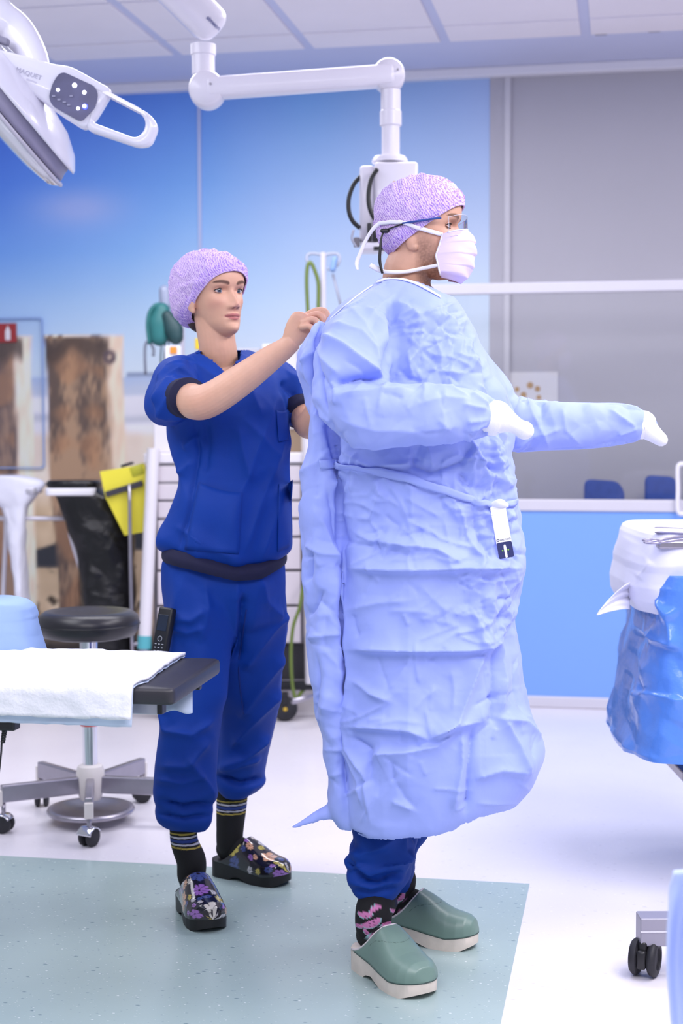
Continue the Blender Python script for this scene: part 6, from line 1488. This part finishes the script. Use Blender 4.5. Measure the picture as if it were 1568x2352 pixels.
CR = [  # sleeve and shoulder
    ([(735, 770), (790, 800), (840, 840), (884, 866)], 0.012, 16, 10), ([(900, 690), (908, 740), (902, 800), (884, 866)], -0.014, 10, 12), ([(760, 745), (830, 760), (862, 800), (872, 850)], 0.006, 14, 14), ([(762, 884), (782, 874), (830, 868), (880, 868)], -0.016, 9, 7), ([(766, 890), (772, 905), (768, 930)], 0.006, 8, 8),
    ([(724, 800), (752, 835), (778, 862)], 0.007, 10, 8), ([(728, 850), (752, 880), (766, 905)], -0.006, 8, 8), ([(775, 908), (870, 902), (950, 900)], 0.006, 16, 6), ([(778, 960), (860, 985), (960, 985), (1060, 975)], 0.004, 14, 14), ([(960, 930), (1020, 915), (1080, 920)], 0.004, 10, 10), ([(1060, 930), (1120, 940)], 0.004, 6, 6), ([(1070, 970), (1125, 965)], 0.004, 6, 6), ([(1080, 905), (1125, 930)], 0.004, 5, 6),
    ([(1075, 990), (1120, 975)], 0.004, 5, 5), ([(840, 700), (885, 740), (895, 800)], 0.005, 14, 12), ([(800, 700), (840, 740), (862, 790)], 0.004, 14, 14),
    # chest
    ([(962, 800), (945, 825), (920, 858), (905, 872)], 0.006, 10, 14), ([(962, 800), (1000, 790), (1045, 796)], 0.002, 6, 10), ([(962, 802), (985, 820), (1010, 838)], -0.0025, 6, 6), ([(915, 850), (940, 870), (985, 880)], -0.006, 8, 8), ([(1060, 700), (1085, 770), (1108, 830), (1128, 900), (1150, 960)], -0.009, 8, 10), ([(905, 690), (935, 705), (960, 735)], 0.005, 8, 12), ([(985, 850), (1050, 860), (1090, 850)], 0.004, 8, 10), ([(990, 720), (1040, 730), (1070, 760)], 0.003, 16, 16),
    # waist
    ([(778, 1060), (860, 1070), (940, 1065), (945, 1020)], 0.006, 8, 12), ([(945, 1020), (950, 1070), (990, 1085), (1060, 1060), (1085, 1020)], -0.007, 8, 10), ([(790, 1030), (830, 1055), (870, 1080)], 0.006, 8, 8), ([(1090, 1020), (1110, 1080), (1130, 1140)], 0.006, 8, 8), ([(1130, 1010), (1140, 1070), (1160, 1130)], 0.006, 7, 9), ([(1050, 1080), (1080, 1110), (1085, 1150)], -0.006, 8, 8), ([(870, 1100), (875, 1140), (850, 1190), (815, 1190)], 0.006, 8, 10), ([(945, 1110), (945, 1190)], 0.006, 12, 12), ([(1010, 1120), (1050, 1160), (1075, 1230)], 0.005, 10, 10), ([(1085, 1160), (1105, 1240), (1130, 1290)], -0.007, 8, 10), ([(1165, 1180), (1160, 1260), (1185, 1300)], -0.006, 8, 8),
    # packing folds on the skirt
    ([(800, 1306), (900, 1312), (960, 1312), (1060, 1308), (1190, 1306)], 0.013, 7, 34), ([(812, 1492), (900, 1496), (960, 1497), (1060, 1496), (1110, 1490), (1150, 1474)], 0.013, 7, 34), ([(806, 1670), (880, 1674), (940, 1680), (985, 1700)], 0.010, 8, 28), ([(985, 1700), (1040, 1672), (1130, 1650)], 0.012, 8, 20), ([(850, 1745), (870, 1732), (940, 1728), (1005, 1715), (1050, 1680)], 0.009, 20, 6),
    ([(808, 1222), (850, 1240), (900, 1250), (1000, 1262), (1060, 1296)], 0.010, 8, 20), ([(938, 1190), (942, 1310), (938, 1400), (940, 1500), (940, 1680), (932, 1880)], 0.0022, 22, 22), ([(1130, 1300), (1124, 1400), (1112, 1490)], 0.008, 22, 10), ([(1110, 1495), (1075, 1590), (1050, 1660), (1000, 1704)], 0.014, 22, 10), ([(1135, 1480), (1135, 1560), (1130, 1650), (1070, 1662)], -0.008, 8, 10), ([(1150, 1470), (1160, 1560), (1150, 1640)], 0.008, 10, 10),
    ([(1085, 1670), (1075, 1760), (1070, 1870)], -0.010, 8, 10), ([(1060, 1680), (1062, 1760), (1040, 1860)], 0.008, 10, 14), ([(1150, 1650), (1190, 1720), (1210, 1780)], 0.010, 12, 14), ([(1090, 1790), (1150, 1770), (1215, 1775)], 0.007, 10, 12), ([(1140, 1650), (1200, 1660), (1240, 1700)], 0.008, 10, 12), ([(795, 1260), (785, 1330), (800, 1400), (806, 1480), (812, 1560), (805, 1660), (812, 1720), (845, 1780), (852, 1890)], 0.010, 12, 9), ([(815, 1560), (850, 1590), (900, 1612)], 0.006, 10, 8), ([(812, 1690), (850, 1720), (850, 1790), (830, 1810)], -0.008, 8, 8), ([(765, 1725), (800, 1710), (830, 1790), (840, 1860)], 0.006, 10, 10),
    ([(800, 1400), (870, 1385), (940, 1380)], 0.004, 12, 12), ([(960, 1340), (1020, 1400), (1080, 1420)], 0.003, 14, 14), ([(950, 1860), (900, 1840)], 0.004, 8, 8), ([(1130, 1335), (1180, 1330)], 0.004, 6, 8), ([(1135, 1375), (1180, 1372)], -0.005, 5, 6), ([(1140, 1420), (1178, 1418)], -0.005, 5, 6), ([(1120, 1600), (1145, 1605)], -0.005, 5, 6), ([(1190, 1500), (1195, 1580), (1205, 1640)], -0.006, 8, 8),
    # back flap
    ([(697, 1250), (735, 1270), (775, 1275)], 0.006, 8, 12), ([(697, 1280), (720, 1275), (700, 1340)], -0.006, 6, 6), ([(704, 1418), (725, 1390), (746, 1355)], -0.006, 4, 8), ([(703, 1466), (750, 1460), (780, 1455)], 0.006, 8, 20), ([(728, 1500), (734, 1560), (726, 1650), (742, 1680)], -0.005, 4, 6), ([(735, 1180), (755, 1230), (776, 1300)], 0.006, 8, 8), ([(750, 1120), (765, 1180), (776, 1260)], -0.005, 6, 8), ([(692, 835), (715, 812), (730, 790)], 0.006, 5, 8), ([(715, 950), (735, 960), (752, 975)], 0.004, 6, 8), ([(700, 1090), (730, 1060), (750, 1040)], 0.004, 8, 8),
    # far sleeve
    ([(1195, 920), (1235, 970), (1260, 1030)], 0.005, 8, 10), ([(1290, 940), (1300, 990), (1340, 1030)], 0.004, 10, 12), ([(1400, 940), (1440, 965), (1465, 985)], 0.004, 6, 8), ([(1420, 1005), (1465, 985)], 0.004, 5, 6), ([(1180, 1030), (1230, 1000), (1290, 985)], 0.005, 8, 10)]
rs_ = np.random.RandomState(77)
for k in range(460):
    reg = rs_.rand()
    if reg < 0.34: cx, cy = rs_.uniform(1075, 1185), rs_.uniform(990, 1480)
    elif reg < 0.50: cx, cy = rs_.uniform(790, 1120), rs_.uniform(1040, 1300)
    elif reg < 0.66: cx, cy = rs_.uniform(905, 1110), rs_.uniform(700, 880)
    else: cx, cy = rs_.uniform(705, 1230), rs_.uniform(680, 1880)
    an = rs_.choice([math.pi / 2, math.pi / 3, 2 * math.pi / 3, 0.3, 2.8]) + rs_.normal(0, 0.3); ll_ = rs_.uniform(14, 52)
    b_ = rs_.normal(0, 0.25); q0 = A(cx - math.cos(an) * ll_, cy - math.sin(an) * ll_); q2 = A(cx + math.cos(an + b_) * ll_, cy + math.sin(an + b_) * ll_)
    w_ = rs_.uniform(3.0, 6); CR.append(([q0, A(cx, cy), q2], rs_.choice([-1, 1, 1]) * rs_.uniform(0.0014, 0.0034), w_, w_ * rs_.uniform(1, 2.4)))
CR += [([(758, 980), (776, 1050), (780, 1200), (784, 1330), (790, 1480), (800, 1560)], -0.010, 5, 6), ([(737, 748), (722, 800), (728, 870), (745, 950)], -0.010, 5, 6)]
Pg = proj(V); flat = np.clip(np.minimum(np.minimum(Pg[:, 0] - 800, 1130 - Pg[:, 0]) / 40, np.minimum(Pg[:, 1] - 1260, 1900 - Pg[:, 1]) / 40), 0, 1)
mod = (0.45 + 0.7 * np.clip(nz(V, 2.6, 120) + 0.35, 0, 1)) * (1 - 0.5 * flat)
d = 2.1 * crease_field(V, N, CR) + mod * (0.0140 * crumple(V, N, 0.120, 130, (1.0, 0.8)) + 0.0085 * crumple(V, N, 0.058, 140) + 0.0030 * crumple(V, N, 0.027, 150))
P = proj(V)
V = V + N * d[:, None]
V = lap(V, Fq, 1, 0.18)
N2 = vnormals(V, Fq)
low = (N2[:, 2] < -0.55) & (V[:, 2] < 0.41)
nB, nF = pt(864, 641, 3.63), pt(1012, 680, 3.63); sB, sF = nB @ RT, nF @ RT
def neck_z(s): t = np.clip((s - sB) / (sF - sB), -0.3, 1.3); return nB[2] + (nF[2] - nB[2]) * t + 0.010 * np.sin(np.clip(t, 0, 1) * np.pi)
nk = (V[:, 2] > neck_z(V @ RT) - 0.003) & (V[:, 2] > 1.4)
keep = [q for q in Fq if not (all(low[i] for i in q) or all(nk[i] for i in q))]
E_ = edges_of(keep); lab = np.arange(len(V))
for _ in range(400):
    m_ = np.minimum(lab[E_[:, 0]], lab[E_[:, 1]]); old = lab.copy(); np.minimum.at(lab, E_[:, 0], m_); np.minimum.at(lab, E_[:, 1], m_); lab = lab[lab]
    if (lab == old).all(): break
big = np.bincount(lab[E_[:, 0]], minlength=len(V)).argmax(); keep = [q for q in keep if lab[q[0]] == big]
def gown_material():
    m, nt, b = new_mat('blue_gown_cloth'); Nn, L = nt.nodes, nt.links; tc = Nn.new('ShaderNodeTexCoord')
    n = Nn.new('ShaderNodeTexNoise'); n.inputs['Scale'].default_value = 5; n.inputs['Detail'].default_value = 6; L.new(tc.outputs['Object'], n.inputs['Vector'])
    L.new(ramp(nt, [(0.3, (148, 165, 238)), (0.7, (160, 176, 244))], n.outputs['Fac']), b.inputs['Base Color'])
    b.inputs['Roughness'].default_value = 0.62; b.inputs['Sheen Weight'].default_value = 0.15; b.inputs['Specular IOR Level'].default_value = 0.35
    w = Nn.new('ShaderNodeTexNoise'); w.inputs['Scale'].default_value = 34; w.inputs['Detail'].default_value = 6; L.new(tc.outputs['Object'], w.inputs['Vector'])
    b2 = Nn.new('ShaderNodeBump'); b2.inputs['Strength'].default_value = 0.16; b2.inputs['Distance'].default_value = 0.004; L.new(w.outputs['Fac'], b2.inputs['Height']); L.new(b2.outputs[0], b.inputs['Normal'])
    return m
M_gown = gown_material()
gown = obj('gown', (V, keep), M_gown, man, recalc=False, label='light blue disposable surgical gown, creased')
gt = bvh(V, keep)
M_cuff = mat('white_knit', (242, 242, 248), 0.9, var=0.03, vs=60, bump=0.25, bs=350)
obj('cuff', capsule_tube([pt(1128, 960, 3.343), pt(1145, 961, 3.345), pt(1160, 966, 3.345), pt(1176, 973, 3.345), pt(1190, 981, 3.345), pt(1203, 988, 3.345)], [(.0400, .041), (.0385, .040), (.030, .031), (.0215, .023), (.0185, .021), (.021, .024)], 28, seg=40, up=AW), M_cuff, gown, label='white knit cuff')
obj('cuff', capsule_tube([pt(1470, 976, 3.84), pt(1478, 977, 3.84), pt(1492, 990, 3.84), pt(1507, 1002, 3.84), pt(1515, 1008, 3.84)], [(.036, .036), (.036, .036), (.026, .029), (.020, .026), (.018, .024)], 28, seg=36, up=AW), M_cuff, gown, label='white knit cuff')
M_bind = mat('white_binding', (232, 234, 250), 0.75, var=0.03)
ring = []
for t in np.linspace(0, 2 * np.pi, 40):
    u = 0.5 - 0.5 * math.cos(t); s_c = sB + (sF - sB) * u; base_ = nB + (nF - nB) * u
    ring.append(A(*(base_[:2]), 0) + AW * (-0.083 * math.sin(t)) + UP * (neck_z(s_c) + 0.001))
obj('neck_edge', ribbon(gt, [(866, 649), (889, 643), (922, 643), (956, 653), (986, 669), (1010, 683)], 0.010, 0.002, 0.002, 50, D=3.58), M_bind, gown)
obj('back_edge', ribbon(gt, [(856, 656), (832, 672), (806, 692), (780, 714), (760, 732)], 0.007, 0.002, 0.001, 40, D=3.60), M_bind, gown)
obj('waist_tie', ribbon(gt, [(736, 1066), (780, 1066), (830, 1072), (890, 1086), (950, 1103), (1010, 1123), (1060, 1140), (1100, 1154), (1138, 1162)], [0.020, 0.021, 0.021, 0.020, 0.018, 0.016, 0.012], 0.002, 0.007, 90), M_gown, gown, label='stitched waist tie')
obj('waist_tie', ribbon(gt, [(1160, 1160), (1172, 1158), (1184, 1148)], 0.014, 0.003, 0.006, 20), M_gown, gown)
h, nn = hit(gt, 1148, 1165); kD = float(((h - CAMP) @ WM.T)[2]) - 0.012
for qx, qy in ((1140, 1200), (1165, 1200), (1145, 1240), (1170, 1240), (1152, 1275), (1138, 1170)): kD = min(kD, float(((hit(gt, qx, qy)[0] - CAMP) @ WM.T)[2]) - 0.004)
obj('tie_knot', capsule_tube([pt(1134, 1158, kD), pt(1148, 1156, kD - 0.004), pt(1160, 1160, kD)], [(.007, .008), (.010, .011), (.007, .008)], 14, up=AW), M_bind, gown)
hf_ = []
for u in np.linspace(0, 1, 16):
    a_, b_ = A(1070, 1886) * (1 - u) + A(1206, 1784) * u, A(1064, 1850) * (1 - u) + A(1200, 1745) * u
    for v in np.linspace(0, 1, 6):
        q_ = a_ * (1 - v) + b_ * v + A(0, 5 * math.sin(u * 7) * (1 - v)); hf_.append(pt(q_[0], q_[1], 3.70 + 0.02 * v + 0.01 * math.sin(u * 9)))
obj('hem_fold', sheet(np.array(hf_), 16, 6, 0.0015), M_gown, gown)
# belt card
cu = (pt(1139, 1160, kD) - pt(1157, 1262, kD - 0.006)); cu /= np.linalg.norm(cu); cs_ = RT - cu * np.dot(RT, cu); cs_ /= np.linalg.norm(cs_); cn = np.cross(cs_, cu)
if np.dot(cn, CAMP - h) < 0: cn = -cn
cc = pt(1152, 1217, kD - 0.006)
cardw, cardh = 0.035, 0.130
o2 = round_poly([(-cardw / 2, -cardh / 2), (cardw / 2, -cardh / 2), (cardw / 2, cardh / 2), (-cardw / 2, cardh / 2)], 0.006)
card = obj('belt_card', prism(o2, cc, cs_, cu, cn, 0.0012), mat('card_white', (244, 244, 250), 0.5), gown, smooth=False, label='white and navy printed belt card')
o3 = round_poly([(-cardw / 2, -cardh / 2), (cardw / 2, -cardh / 2), (cardw / 2, -cardh / 2 + 0.037), (-cardw / 2, -cardh / 2 + 0.037)], 0.005)
obj('navy_end', prism(o3, cc + cn * 0.0009, cs_, cu, cn, 0.0008), mat('card_navy', (38, 44, 96), 0.5), card, smooth=False)
M_ink = mat('card_ink', (70, 74, 92), 0.6)
obj('lettering', text_mesh('HALYARD', 0.0056, cc - cs_ * 0.0085 - cu * 0.0245 + cn * 0.0010, cs_, cu, cn, 0.0002), M_ink, card, smooth=False)
obj('logo_ring', tube([cc - cs_ * 0.0128 - cu * 0.0225 + cn * 0.0012 + (cs_ * math.cos(t) + cu * math.sin(t)) * 0.0026 for t in np.linspace(0, 2 * np.pi, 14)], 0.0007, 6, seg=28), M_ink, card)
obj('hand_symbol', prism(round_poly([(-.0025, -.020), (.0025, -.020), (.003, .004), (.002, .010), (-.002, .010), (-.003, .004)], 0.002), cc - cu * 0.044 + cn * 0.0014, cs_, cu, cn, 0.0006), bpy.data.materials['card_white'], card, smooth=False)
M_gdot = mat('green_dot', (146, 206, 60), 0.5)
for s in (-1, 1): obj('green_dot', lathe([(0, 0), (0.0018, 0), (0.0018, 0.0006), (0, 0.0006)], cc - cu * 0.047 + cs_ * s * 0.0065 + cn * 0.0013, cn, 10), M_gdot, card, smooth=False)
